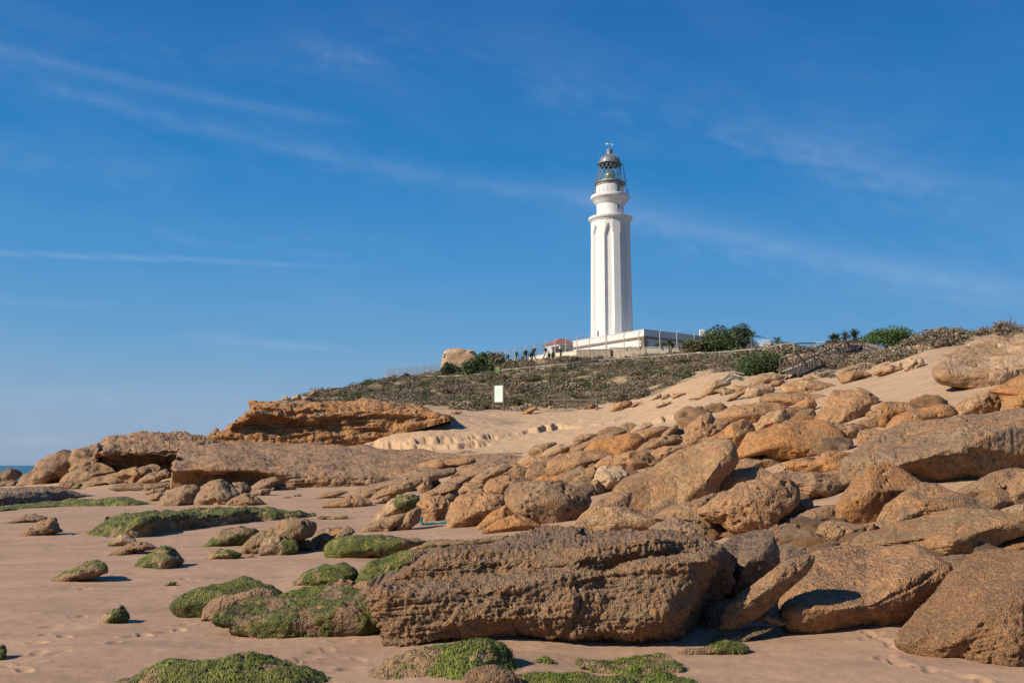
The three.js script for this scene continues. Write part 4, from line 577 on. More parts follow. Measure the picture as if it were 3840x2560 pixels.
rock(2, '1710,690 1718,650 1800,638 1950,638 2080,618 2114,638 2104,666 1950,688 1850,718 1760,728', 'layered log-shaped rock lying on the bedrock shelf', { ...bl, tone: 't', tone2: 'k', strata: .06, slam: .16 });
rock(2, '1935,746 1960,708 2100,668 2250,648 2266,660 2150,706 2000,748', 'thin slab just below the layered log-shaped rock', { ...bl, tone: 'k', lean: .8 });
rock(2, '2000,745 2060,700 2180,680 2262,660 2330,700 2200,745 2060,800', 'low slab right of the thin slab', { ...bl, tone: 't', tone2: 'g', lean: .8 });
rock(2, '1900,800 1960,760 2080,720 2190,690 2260,700 2200,750 2060,790 1960,830', 'flat slanting slab above the fallen blocks', { ...bl, tone: 'k', tone2: 'g', lean: .8, dz: -.6 });
rock(2, '2080,800 2150,740 2260,690 2352,665 2400,690 2300,750 2200,800 2120,830', 'grey crusted slab at the left end of the boulder slope', { ...bl, tone: 'g', tone2: 'k', dz: -.5, rough: .3 });
rock(2, '1695,878 1700,820 1750,758 1792,778 1804,832 1750,888', 'upright block at the upper left of the fallen blocks', { ...bl, tone: 't' });
rock(2, '1755,778 1800,755 1850,778 1870,812 1800,838', 'small rounded block behind the upright block', { ...bl, tone: 'k' });
rock(2, '1355,1098 1400,1030 1480,950 1560,898 1650,888 1698,920 1704,962 1640,1026 1540,1048 1420,1080', 'leaning pale slab with green algae on its right flank', { ...bl, tone: 'w', tone2: 'k', moss: .42, mwhere: 'right', weed: 1200, wlen: .05 });
rock(2, '1270,1158 1340,1110 1450,1058 1600,1033 1620,1050 1560,1118 1500,1158 1400,1168', 'rounded stone at the foot of the leaning pale slab', { ...bl, tone: 'k' });
rock(2, '1525,1156 1550,1080 1620,1028 1700,988 1720,1020 1705,1088 1620,1138', 'slim stone right of the leaning pale slab', { ...bl, tone: 'k', dz: -.2 });
rock(2, '1695,968 1750,908 1850,893 1922,928 1950,990 1904,1078 1830,1098 1740,1080 1712,1005', 'pentagonal tan boulder above the turquoise net', { ...bl, tone: 't', tone2: 'k', e: 3.2, rough: .14 });
rock(2, '1835,896 1900,863 1992,858 2005,902 1930,948', 'dark block right behind the pentagonal boulder', { ...bl, tone: 'g' });
rock(2, '1685,926 1760,870 1900,803 1994,808 2005,852 1900,880 1800,910 1720,958', 'sloping boulder behind the pentagonal one', { ...bl, tone: 'k' });
rock(2, '1935,966 2005,938 2060,960 2050,1040 1960,1100 1900,1075', 'dark stone in shade right of the pentagonal boulder', { ...bl, tone: 'g' });
rock(2, '40,948 70,880 150,818 250,788 350,848 390,902 332,968 200,978 80,972', 'big grey boulder in the left rock group before the shelf', { ...bl, tone: 'g', tone2: 'k', rough: .3 });
rock(2, '275,976 340,920 430,878 490,888 560,940 590,966 450,978', 'dark triangular rock right of the big grey boulder', { ...bl, tone: 'k', tone2: 'g' });
rock(1, '1445,1226 1480,1140 1550,1080 1700,1028 1810,1048 1824,1092 1765,1185 1600,1228', 'dark rounded boulder left of the big grey one', { ...bl, tone: 'g', tone2: 'k', rough: .3 });
rock(1, '1630,1045 1700,1000 1830,918 1960,858 1988,880 1974,955 1840,1018 1760,1050', 'pale slab leaning up at the left end of the shelf', { ...bl, tone: 'w', tone2: 'k' });
rock(1, '1590,1056 1700,998 1800,946 1842,958 1846,1012 1750,1058', 'second pale slab under the leaning one at the shelf end', { ...bl, tone: 'w', tone2: 'g', dz: -.6 });
rock(2, '335,806 420,798 474,840 474,866 390,888', 'dark stone behind the big grey boulder', { ...bl, tone: 'd' });
rock(2, '70,858 170,788 260,773 304,800 200,838', 'dark slab lying between the leaning slabs and big grey boulder', { ...bl, tone: 'g', tone2: 'd' });
rock(2, '265,796 330,758 420,748 444,792 330,808', 'grey stone close under the shelf front', { ...bl, tone: 'g' });
rock(2, '465,836 560,778 650,763 694,790 600,856 480,870', 'grey slab left of the shelf step', { ...bl, tone: 'g', tone2: 'k', lean: .8 });
rock(2, '445,884 560,843 614,850 604,886 480,898', 'thin slab on the sand below the shelf step', { ...bl, tone: 'g' });
rock(2, '675,796 740,743 820,733 838,760 760,806 690,816', 'dark slab wedged at the shelf step', { ...bl, tone: 'g', tone2: 'd' });
rock(2, '470,786 560,738 660,698 750,668 850,668 866,700 800,734 650,758', 'long dark slab lying on the shelf front', { ...bl, tone: 'g', tone2: 'k', dz: -1.2, lean: .7 });
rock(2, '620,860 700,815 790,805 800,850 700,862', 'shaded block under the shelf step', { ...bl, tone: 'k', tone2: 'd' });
rock(1, '985,1060 1010,1028 1200,1013 1500,1003 1684,998 1640,1036 1500,1066 1300,1082 1150,1082', 'long flat dark rock on the sand below the headland', { ...bl, tone: 'g', tone2: 'd' });
rock(1, '1270,1120 1400,1058 1500,1048 1514,1082 1350,1120', 'low sandy stone left of the dark rounded boulder', { ...bl, tone: 'k' });
rock(1, '1340,1156 1370,1108 1480,1088 1524,1105 1450,1176 1360,1176', 'brown stone against the left side of the dark rounded boulder', { ...bl, tone: 'k' });
rock(2, '700,914 730,902 775,908 740,918', 'thin stone in the sand left of the flat sandy rock', { ...bl, tone: 'g' });
rock(2, '780,900 810,884 848,892 820,904', 'tiny dark stone in the sand under the shelf', { ...bl, tone: 'g' });
rock(2, '900,1068 1050,1050 1200,1046 1225,1056 1100,1072', 'flat green-edged rock just breaking the sand right of the long slab', { ...bl, moss: .35, lean: 1.2, tone: 'y' });
// stones along the upper sand
[['480,300 540,265 600,240 618,262 560,295 520,305', 'dark wedge stone on the upper sand right of the sign'], ['690,262 700,240 740,238 760,262', 'pale stone at the left post of the short wooden fence'], ['945,262 980,245 1030,222 1065,218 1050,245 1000,266', 'dark stone right of the short wooden fence'], ['1150,268 1180,225 1260,200 1310,205 1320,240 1260,262 1170,274', 'tan rock largest on the upper sand'], ['1300,250 1330,215 1395,210 1340,240', 'low tail of rock right of the largest upper sand rock'], ['1525,190 1550,160 1580,150 1604,170 1590,188', 'grey upright stone at the scrub edge'], ['1600,175 1620,148 1720,142 1690,160 1630,178', 'flat tan rock at the scrub edge'], ['1445,195 1480,160 1525,150 1530,180', 'pale sandy rock left of the grey upright stone'], ['1480,245 1530,212 1610,205 1590,225 1510,248', 'sandy rock patch right of the largest upper sand rock'], ['1715,195 1760,180 1890,168 1830,186', 'thin ochre rock just showing in the sand'], ['0,262 0,245 30,238 36,258', 'small dark stone left of the sign'], ['-40,300 -20,282 50,275 70,290 20,302', 'low dark stone below left of the sign'], ['2100,90 2180,95 2200,50 2250,10 2352,-10 2420,30 2380,80', 'broken rock heap at the scrub edge']]
  .forEach(([s, l], i) => rock(3, s, l, { ...bl, name: 'upper_rock', cat: 'rock', tone: 'tpktkgtpptkkw'[i], tone2: 'k', foot: .1 }));
// filler cobbles in the gaps between the boulders
{
  const r = rng(77); const g = mergeVertices((() => { const q = new THREE.IcosahedronGeometry(1, 6); q.deleteAttribute('uv'); q.deleteAttribute('normal'); return q; })(), 1e-5), geos = [];
  for (let k = 0; k < 5; k++) { const p = Float32Array.from(g.attributes.position.array), pl = []; for (let j = 0; j < 11; j++) { const a = r() * 6.28, z = r() * 2 - 1, q = Math.sqrt(1 - z * z); pl.push([Math.cos(a) * q, z, Math.sin(a) * q, .6 + .25 * r()]); } for (let i = 0; i < p.length; i += 3) { let c = 0; for (const q of pl) { const t = (q[0] * p[i] + q[1] * p[i + 1] + q[2] * p[i + 2]) / q[3]; if (t > 0) c += Math.pow(t, 14); } c = Math.pow(1 + c, -1 / 14); p[i] *= 1.3 * c; p[i + 1] *= (.55 + .06 * k) * c; p[i + 2] *= .95 * c; } const w = weather(p, g.index.array, { tone: 'tkdow'[k], tone2: 'k', lump: .10, mid: .05, rough: .5, rep: 1.5, strata: .05, slam: .25 }, 1, 12); w.userData = {}; geos.push(w); }
  const names = ['tan', 'brown', 'dark', 'orange', 'pale'], used = new Set(); let made = 0;
  for (let t = 0; t < 12000 && made < 230; t++) {
    const px = 2000 + r() * 1900, d = 10.5 + Math.pow(r(), .8) * 46, p = ground(px, d), q = 1745 - (p.y - EYE) / d * F; if (q < 1560 - (px - 2300) * .06 || (px < 2500 && d < 14) || (px > 3000 && d > 30) || (px < 2420 && q > 1870)) continue;
    let best = 1e9, bl2 = ''; for (const [c, l] of boulders) { const k = Math.hypot(c.x - p.x, c.z - p.z); if (k < best && l.split(' ').length <= 10) { best = k; bl2 = l; } }
    const label = names[made % 5] + ' cobble wedged by the ' + bl2; if (used.has(label) || used.has(bl2 + 3)) continue; used.add(bl2 + (used.has(bl2 + 2) ? 3 : used.has(bl2 + 1) ? 2 : 1)); used.add(label);
    const sc = (.13 + .2 * r()) * (.7 + d * .03), m = casts(new THREE.Mesh(geos[made % 5], M.rock)); m.name = numbered('cobble'); m.scale.set(sc, sc * (.7 + .5 * r()), sc); m.rotation.set((r() - .5) * .6, r() * 6.28, (r() - .5) * .6); m.position.set(p.x, p.y + sc * .12, p.z); tag(m, label, 'cobble', 'cobbles in the gaps of the boulder slope'); scene.add(m); made++;
  }
}
// turquoise fishing net caught between the stones
{
  const d = hit(...pts(2, '1720,1110')[0]) - .1, a = thing('fishing_net', 'tangled turquoise fishing net under the pentagonal boulder', 'fishing net'), r = rng(9), gs = [];
  for (let k = 0; k < 30; k++) { const l = []; for (let i = 0; i < 6; i++) { const t = i / 5, v = k < 14 ? pts(2, `${1712 + r() * 26},${1050 + r() * 60}`)[0] : pts(2, `${1730 + t * 180 + (r() - .5) * 20},${1108 - t * 14 + (r() - .5) * 22}`)[0]; l.push(P(v[0], v[1], d - .1 - r() * .25)); } gs.push(new THREE.TubeGeometry(new THREE.CatmullRomCurve3(l), 14, .005, 4)); }
  part(a, 'twine', merge(gs), std(col(.05, .25, .26), .7));
}

// ---------------------------------------------------------------- the lighthouse
const plF = tileField(512, [[5, .4], [13, .35], [40, .25], [120, .2]], 41), plS = tileField(512, [[30, .6], [70, .5]], 44);
const plaster = texOf(512, (x, y, i) => { const g = clamp(.93 + .035 * plF[i]), st = clamp((plS[i] - .5) * 2.2) * .4; return [g * (1 - st * .7), g * (1 - st * .85), g * (1 - st)]; });
const plBump = texOf(512, (x, y, i) => { const g = clamp(.5 + .3 * plF[i]); return [g, g, g]; }, false);
M.white = std(col(.73, .71, .67), .85, { map: plaster, bumpMap: plBump, bumpScale: .02 });
M.cream = std(col(.74, .66, .52), .85, { map: plaster });
M.stone = std(col(.27, .19, .13), .9, { map: rockMap, bumpMap: rockBump, bumpScale: .03 });
M.zinc = std(col(.17, .18, .195), .5, { metalness: .25 });
M.dark = std(col(.045, .05, .055), .6);
M.rail = std(col(.16, .17, .18), .55, { metalness: .4 });
M.glass = new THREE.MeshPhysicalMaterial({ color: 0xffffff, transmission: 1, thickness: 0, roughness: .03, ior: 1.45 });
M.lens = new THREE.MeshPhysicalMaterial({ color: col(.2, .27, .22), transmission: .3, thickness: 0, roughness: .15 });
M.brass = std(col(.4, .33, .2), .4, { metalness: .6 });
M.ledge = std(col(.62, .56, .48), .9, { map: plaster });
{
  const d = 160, bx = (2299 - 1920) / F * d, by = 19.6, gp = V(bx, by, -d), L = thing('lighthouse', 'tall white fluted lighthouse tower with grey domed lantern on the hill', 'lighthouse', gp);
  const Y = (py) => P(2296, py, d).y - by; // height above the foot of a level read on the axis
  const yTop = Y(832), R0 = 3.68, R1 = 3.36, phi0 = -5 * Math.PI / 180 - .107; // recess axis, seen from the beach
  const rad = (y) => lerp(R0, R1, clamp(y / yTop));
  // shaft: sixteen faces, every second one cut by a tall pointed niche with splayed sides
  {
    const cols = [], half = Math.PI / 16 * 1.16, nA = 14;
    for (let k = 0; k < 8; k++) { const c = k * Math.PI / 4; cols.push({ a: c - Math.PI / 8, u: null }); for (let i = 0; i <= nA; i++) { const u = -1 + 2 * i / nA; cols.push({ a: c + u * half, u }); } }
    const ys = []; for (let i = 0; i < 16; i++) ys.push(lerp(0, yTop - 4, i / 16)); for (let i = 0; i <= 50; i++) ys.push(lerp(yTop - 4, yTop, i / 50));
    const face = (a) => { const w = Math.PI / 8, q = ((a + w / 2) % w + w) % w - w / 2; return Math.cos(w / 2) / Math.cos(q); }; const pos = [], idx = [], uv = [], n = cols.length;
    for (const y of ys) for (const c of cols) {
      let r = rad(y) * 1.0 / Math.cos(Math.PI / 16) * face(c.a); const yApex = yTop - .95;
      if (c.u !== null && Math.abs(c.u) < .99) { const topU = yApex - 2.1 * Math.pow(Math.abs(c.u), 1.7); const in0 = clamp((1 - Math.abs(c.u)) / .42), in1 = clamp((topU - y) / .5); r -= .42 * Math.min(in0, in1); }
      const a = phi0 + c.a; pos.push(r * Math.sin(a), y, r * Math.cos(a)); uv.push(c.a * 3.5 / 3, y / 3);
    }
    for (let j = 0; j < ys.length - 1; j++) for (let i = 0; i < n; i++) { const a = j * n + i, b = j * n + (i + 1) % n; idx.push(a, b, a + n, b, b + n, a + n); }
    let g = new THREE.BufferGeometry(); g.setAttribute('position', new THREE.Float32BufferAttribute(pos, 3)); g.setAttribute('uv', new THREE.Float32BufferAttribute(uv, 2)); g.setIndex(idx); g = g.toNonIndexed(); g.computeVertexNormals();
    const sh = part(L, 'shaft', g, M.white);
    // slit windows in the niche facing right
    const wa = phi0 + Math.PI / 4 - .10;
    for (const py of [938, 1015, 1100, 1187]) { const w = part(sh, 'window', box(.34, .95, .5), M.dark); w.position.set(Math.sin(wa) * (rad(Y(py)) - .72), Y(py), Math.cos(wa) * (rad(Y(py)) - .72)); w.rotation.y = wa; const f = part(sh, 'sill', box(.5, .08, .5), M.white); f.position.set(Math.sin(wa) * (rad(Y(py)) - .66), Y(py) - .52, Math.cos(wa) * (rad(Y(py)) - .66)); f.rotation.y = wa; }
    const wb = phi0 - Math.PI / 4 + .06, w2 = part(sh, 'vent_slot', box(.28, .9, .5), M.dark); w2.position.set(Math.sin(wb) * (rad(5) - .55), Y(1256), Math.cos(wb) * (rad(5) - .55)); w2.rotation.y = wb;
  }
  const lathe = (l, seg = 64, a0 = 0) => { const g = new THREE.LatheGeometry(l.map(([r, y]) => new THREE.Vector2(r, y)), seg, a0); return g; };
  const yc = Y(832); // cornice, sixteen-sided
  const flat = (g) => { const q = g.toNonIndexed(); q.computeVertexNormals(); return q; };
  part(L, 'cornice', flat(lathe([[3.3, yc - .25], [3.5, yc - .2], [3.55, yc], [3.7, yc + .08], [3.82, yc + .25], [3.86, yc + .42], [3.86, yc + .58], [3.72, yc + .66], [2.2, yc + .74]], 32, phi0)), M.white);
  const yd = Y(770), yg = Y(742), yl = Y(704), yk = Y(626);
  part(L, 'upper_drum', lathe([[2.38, yc + .6], [2.38, yd - .15], [2.42, yd], [2.6, yd + .12], [2.75, yd + .4], [3.0, yd + .75], [3.35, yd + 1.05], [3.4, yd + 1.12], [3.4, yd + 1.55], [3.3, yd + 1.62], [2.0, yd + 1.64]]), M.white);
  const yG = yd + 1.64; // gallery floor
  part(L, 'watch_room', lathe([[2.46, yG - .02], [2.46, yl + .05], [2.42, yl + .12], [1.9, yl + .13]]), M.white);
  const yL = Y(690); part(L, 'lantern_floor', lathe([[2.3, yL - .22], [2.7, yL - .14], [2.74, yL - .1], [2.74, yL], [2.68, yL + .03], [1.8, yL + .04]]), M.rail);
  const rim = part(L, 'rust_band', lathe([[2.475, yL - .42], [2.485, yL - .36], [2.485, yL - .3], [2.47, yL - .24]]), std(col(.55, .38, .24), .9));
  // door and window of the watch room
  const da = .52; const dr = part(L, 'door', box(.62, 1.75, .12), std(col(.16, .18, .21), .6)); dr.position.set(Math.sin(da) * 2.44, yG + .92, Math.cos(da) * 2.44); dr.rotation.y = da;
  const ra = .80; const rd = part(L, 'round_plate', new THREE.CylinderGeometry(.36, .36, .1, 24).rotateX(Math.PI / 2), M.zinc); rd.position.set(Math.sin(ra) * 2.46, yG + 1.55, Math.cos(ra) * 2.46); rd.rotation.y = ra;
  const sa = .50; const sw = part(L, 'window', box(.30, .72, .2), M.dark); sw.position.set(Math.sin(sa) * 2.33, Y(787), Math.cos(sa) * 2.33); sw.rotation.y = sa; const sw2 = part(sw, 'frame', merge([box(.05, .84, .1, -.19, 0, .05), box(.05, .84, .1, .19, 0, .05), box(.42, .05, .1, 0, .4, .05), box(.42, .05, .1, 0, -.4, .05)]), M.white);
  // galleries: posts and rails
  const railing = (name, R, y, h, n, rails, m) => { const g0 = new THREE.Group(); g0.name = name; L.add(g0); const pg = new THREE.CylinderGeometry(.025, .025, h, 6); for (let i = 0; i < n; i++) { const a = i / n * 6.283, p = part(g0, 'post', pg, m); p.position.set(R * Math.sin(a), y + h / 2, R * Math.cos(a)); } for (const q of rails) { const t = part(g0, 'rail', new THREE.TorusGeometry(R, .022, 6, 72).rotateX(Math.PI / 2), m); t.position.y = y + q; } };
  railing('lower_railing', 3.2, yG, 1.05, 26, [.35, .7, 1.05], M.zinc); railing('upper_railing', 2.66, yL, 1.25, 24, [.4, .8, 1.25], M.rail);
  // lantern
  const yT = Y(617), RL = 1.98, hL = yT - yL;
  part(L, 'lantern_base', lathe([[2.05, yL], [2.05, yL + .45], [1.98, yL + .5], [1.8, yL + .5]]), std(col(.2, .25, .23), .5));
  part(L, 'glazing', new THREE.CylinderGeometry(RL - .02, RL - .02, hL - .5, 40, 1, true).translate(0, yL + .5 + (hL - .5) / 2, 0), M.glass);
  const barM = std(col(.2, .23, .22), .5);
  const barGeo = (sgn) => { const l = []; for (let i = 0; i <= 10; i++) { const t = i / 10, a = sgn * t * Math.PI / 3.2; l.push(V(RL * Math.sin(a), yL + .5 + t * (hL - .5), RL * Math.cos(a))); } return new THREE.TubeGeometry(new THREE.CatmullRomCurve3(l), 12, .032, 5); };
  for (const sgn of [1, -1]) { const bg = barGeo(sgn); for (let i = 0; i < 16; i++) { const b = part(L, 'glazing_bar', bg, barM); b.rotation.y = i / 16 * 6.283; } }
  const lz = part(L, 'lens', lathe([[.2, yL + .5], [.95, yL + .6], [1.0, yL + 1.0], [1.05, yL + 1.5], [.85, yL + 2.0], [.5, yL + 2.35], [.1, yL + 2.4]], 24), M.lens); part(lz, 'lamp_pedestal', new THREE.CylinderGeometry(.18, .3, 2, 12).translate(0, yL + 1, 0), M.brass);
  for (let i = 0; i < 6; i++) { const t = part(lz, 'lens_rib', new THREE.TorusGeometry(.98 - .02 * i, .03, 5, 40).rotateX(Math.PI / 2), M.brass); t.position.y = yL + .6 + i * .22; }
  const yD = yT, hD = Y(583) - yD; const prof = [[1.9, yD - .12], [2.18, yD - .1], [2.2, yD + .02], [2.1, yD + .1], [1.9, yD + .16]]; for (let i = 0; i <= 14; i++) { const a = i / 14 * 1.36; prof.push([1.9 * Math.cos(a), yD + .18 + hD * Math.sin(a) / Math.sin(1.36)]); }
  const dome = part(L, 'dome', lathe(prof, 48), M.zinc);
  for (let i = 0; i < 16; i++) { const a = i / 16 * 6.283, l = []; for (let j = 0; j <= 8; j++) { const q = j / 8 * 1.3; l.push(V(1.92 * Math.cos(q) * Math.sin(a), yD + .19 + hD * Math.sin(q) / Math.sin(1.36), 1.92 * Math.cos(q) * Math.cos(a))); } part(dome, 'seam', new THREE.TubeGeometry(new THREE.CatmullRomCurve3(l), 10, .03, 4), M.zinc); }
  const yv = yD + .18 + hD; part(L, 'vent', lathe([[.56, yv - .08], [.60, yv], [.53, yv + .08], [.53, yv + .62], [.60, yv + .66], [.56, yv + .8], [.4, yv + 1.0], [.12, yv + 1.1], [.02, yv + 1.12]], 24), M.zinc);
  const ym = yv + 1.1; const vn = part(L, 'vane_mast', bar(V(0, ym, 0), V(0, ym + 1.35, 0), .03), M.rail); part(vn, 'vane_arrow', merge([beam(V(-.55, ym + .85, 0), V(.55, ym + .85, 0), .03, .04), box(.36, .3, .02, -.45, ym + .87, 0), box(.14, .34, .02, .52, ym + .7, 0)]), std(col(.75, .75, .75), .4));
  // curved service ladder on the right of the lantern
  { const l = []; const lr = [[2.9, yG + .1], [2.85, yL + .1], [2.62, yL + 1.5], [2.3, yT + .2]]; const side = (o2) => new THREE.TubeGeometry(new THREE.CatmullRomCurve3(lr.map(([r, y]) => V(Math.sin(1.5 + o2) * r, y, Math.cos(1.5 + o2) * r))), 16, .03, 5); const ld = part(L, 'ladder', merge([side(-.09), side(.09)]), M.rail); for (let i = 0; i < 16; i++) { const t = (i + .5) / 16, c = new THREE.CatmullRomCurve3(lr.map(([r, y]) => V(r, y, 0))).getPoint(t); part(ld, 'rung', bar(V(Math.sin(1.41) * c.x, c.y, Math.cos(1.41) * c.x), V(Math.sin(1.59) * c.x, c.y, Math.cos(1.59) * c.x), .018, 5), M.rail); } }
}
// ---------------------------------------------------------------- keeper's house round the tower's foot
{
  const d = 146, C = V((2420 - 1920) / F * d, 0, -d), yTop = P(2420, 1236, d).y, y0 = 18.2, h = yTop - y0;
  const K = thing('keepers_house', 'long white flat-roofed keepers house around the lighthouse foot', 'house', V(C.x, y0, C.z), 0);
  // local frame: a runs along the lit left wall, b along the shaded right wall
  const aD = V(-.588, 0, -.809), bD = V(.809, 0, -.588), LA = 17.4, LB = 27; const pl = (a, b, y) => V(aD.x * a + bD.x * b, y, aD.z * a + bD.z * b);
  const slab = (a0, a1, b0, b1, ya, yb) => { const g = new THREE.BoxGeometry(a1 - a0, yb - ya, b1 - b0); const m = new THREE.Matrix4().makeBasis(aD.clone(), V(0, 1, 0), bD.clone()); g.translate((a0 + a1) / 2, (ya + yb) / 2, (b0 + b1) / 2); g.applyMatrix4(m); const uv = g.attributes.uv; for (let i = 0; i < uv.count; i++) uv.setXY(i, uv.getX(i) * 5, uv.getY(i) * 1.2); return g; };
  part(K, 'wall', slab(0, LA, 0, LB, 0, h - 1.36), M.white);
  part(K, 'cornice', slab(-.14, LA + .14, -.14, LB + .14, h - 1.36, h - 1.12), M.stone); part(K, 'moulding', slab(-.06, LA + .06, -.06, LB + .06, h - 1.12, h - .98), M.stone);
  part(K, 'parapet', slab(-.02, LA + .02, -.02, LB + .02, h - .98, h), M.white); part(K, 'coping', slab(-.07, LA + .07, -.07, LB + .07, h, h + .09), M.white);
  for (let i = 0; i < 12; i++) { const w = i % 2 ? .95 : .7, w2 = i % 2 ? .7 : .95; part(K, 'quoin_stone', slab(-.035, w, -.035, w2, .1 + i * .26, .1 + i * .26 + .225), M.stone); if (i < 11) part(K, 'quoin_stone', slab(LA - w, LA + .035, -.035, w2, .1 + i * .26, .1 + i * .26 + .225), M.stone); }
  for (const [a, yy] of [[3.2, 1.15], [8.4, 1.0], [13.5, .9]]) { const f = part(K, 'window', slab(a - .62, a + .62, -.05, .1, yy - .2, yy + 1.42), M.cream); part(f, 'pane', slab(a - .36, a + .36, -.062, .06, yy, yy + 1.16), std(col(.16, .24, .3), .12)); part(f, 'frame', merge([slab(a - .03, a + .03, -.075, .06, yy, yy + 1.16), slab(a - .36, a + .36, -.072, .06, yy + .5, yy + .56)]), M.white); part(f, 'sill', slab(a - .7, a + .7, -.14, .1, yy - .3, yy - .21), M.cream); }
  for (const b of [7, 13, 19]) { const f = part(K, 'window', slab(-.05, .1, b - .62, b + .62, 1, 2.6), M.white); part(f, 'pane', slab(-.06, .05, b - .4, b + .4, 1.2, 2.4), M.dark); }
  const ch = P(2633, 1250, 156); const q = part(K, 'chimney', merge([box(.78, 1.5, .78, 0, .55, 0), box(.95, .12, .95, 0, 1.2, 0), box(.7, .3, .7, 0, 1.42, 0)]), M.white); q.position.set(ch.x - C.x, h - .1, -156 - C.z);
  for (const [px, hh] of [[2305, 1.9], [2276, .5]]) { const p = P(px, 1260, 155); const m = part(K, 'roof_pole', bar(V(0, 0, 0), V(0, hh, 0), .035), M.rail); m.position.set(p.x - C.x, h - .05, -155 - C.z); }
}
// ---------------------------------------------------------------- small buildings and walls
M.tileRed = std(col(.40, .095, .06), .8, { map: rockMap });
{
  const p = P(2104, 1326, 172), yy = p.y, G = thing('red_roofed_hut', 'small white hut with red hipped roof left of the tower', 'hut', V(p.x, yy - .6, p.z), .5);
  G.scale.setScalar(.8); part(G, 'wall', box(6.2, 2.6, 5, 0, 1.3, 0), M.white); const g = new THREE.CylinderGeometry(.9, 4.5, 1.55, 4, 1); g.rotateY(Math.PI / 4); g.scale(1.1, 1, .9); g.translate(0, 3.4, 0); part(G, 'roof', flatN(g), M.tileRed); part(G, 'eave', box(6.7, .14, 5.5, 0, 2.6, 0), M.white); part(G, 'door', box(.8, 1.9, .1, 1.5, .95, 2.52), M.dark);
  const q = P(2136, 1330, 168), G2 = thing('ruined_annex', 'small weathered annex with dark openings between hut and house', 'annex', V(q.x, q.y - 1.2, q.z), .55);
  part(G2, 'wall', merge([box(.7, 2.6, .4, -1.6, 1.3, 0), box(.7, 2.6, .4, .2, 1.3, 0), box(.5, 2.6, .4, 1.7, 1.3, 0), box(4.4, .5, .4, 0, 2.4, 0), box(4.4, 1, .36, 0, .5, 0), box(4.4, 2.9, .3, 0, 1.45, -2.5)]), M.cream); part(G2, 'roof_slab', box(4.8, .2, 3, 0, 2.78, -1.2), M.ledge); part(G2, 'inner_shadow_wall', box(4.2, 1.6, .1, 0, 1.6, -1.4), M.stone);  // dark inner wall added to stand in for the shade inside the openings
}
function flatN(g) { const q = g.toNonIndexed(); q.computeVertexNormals(); return q; }
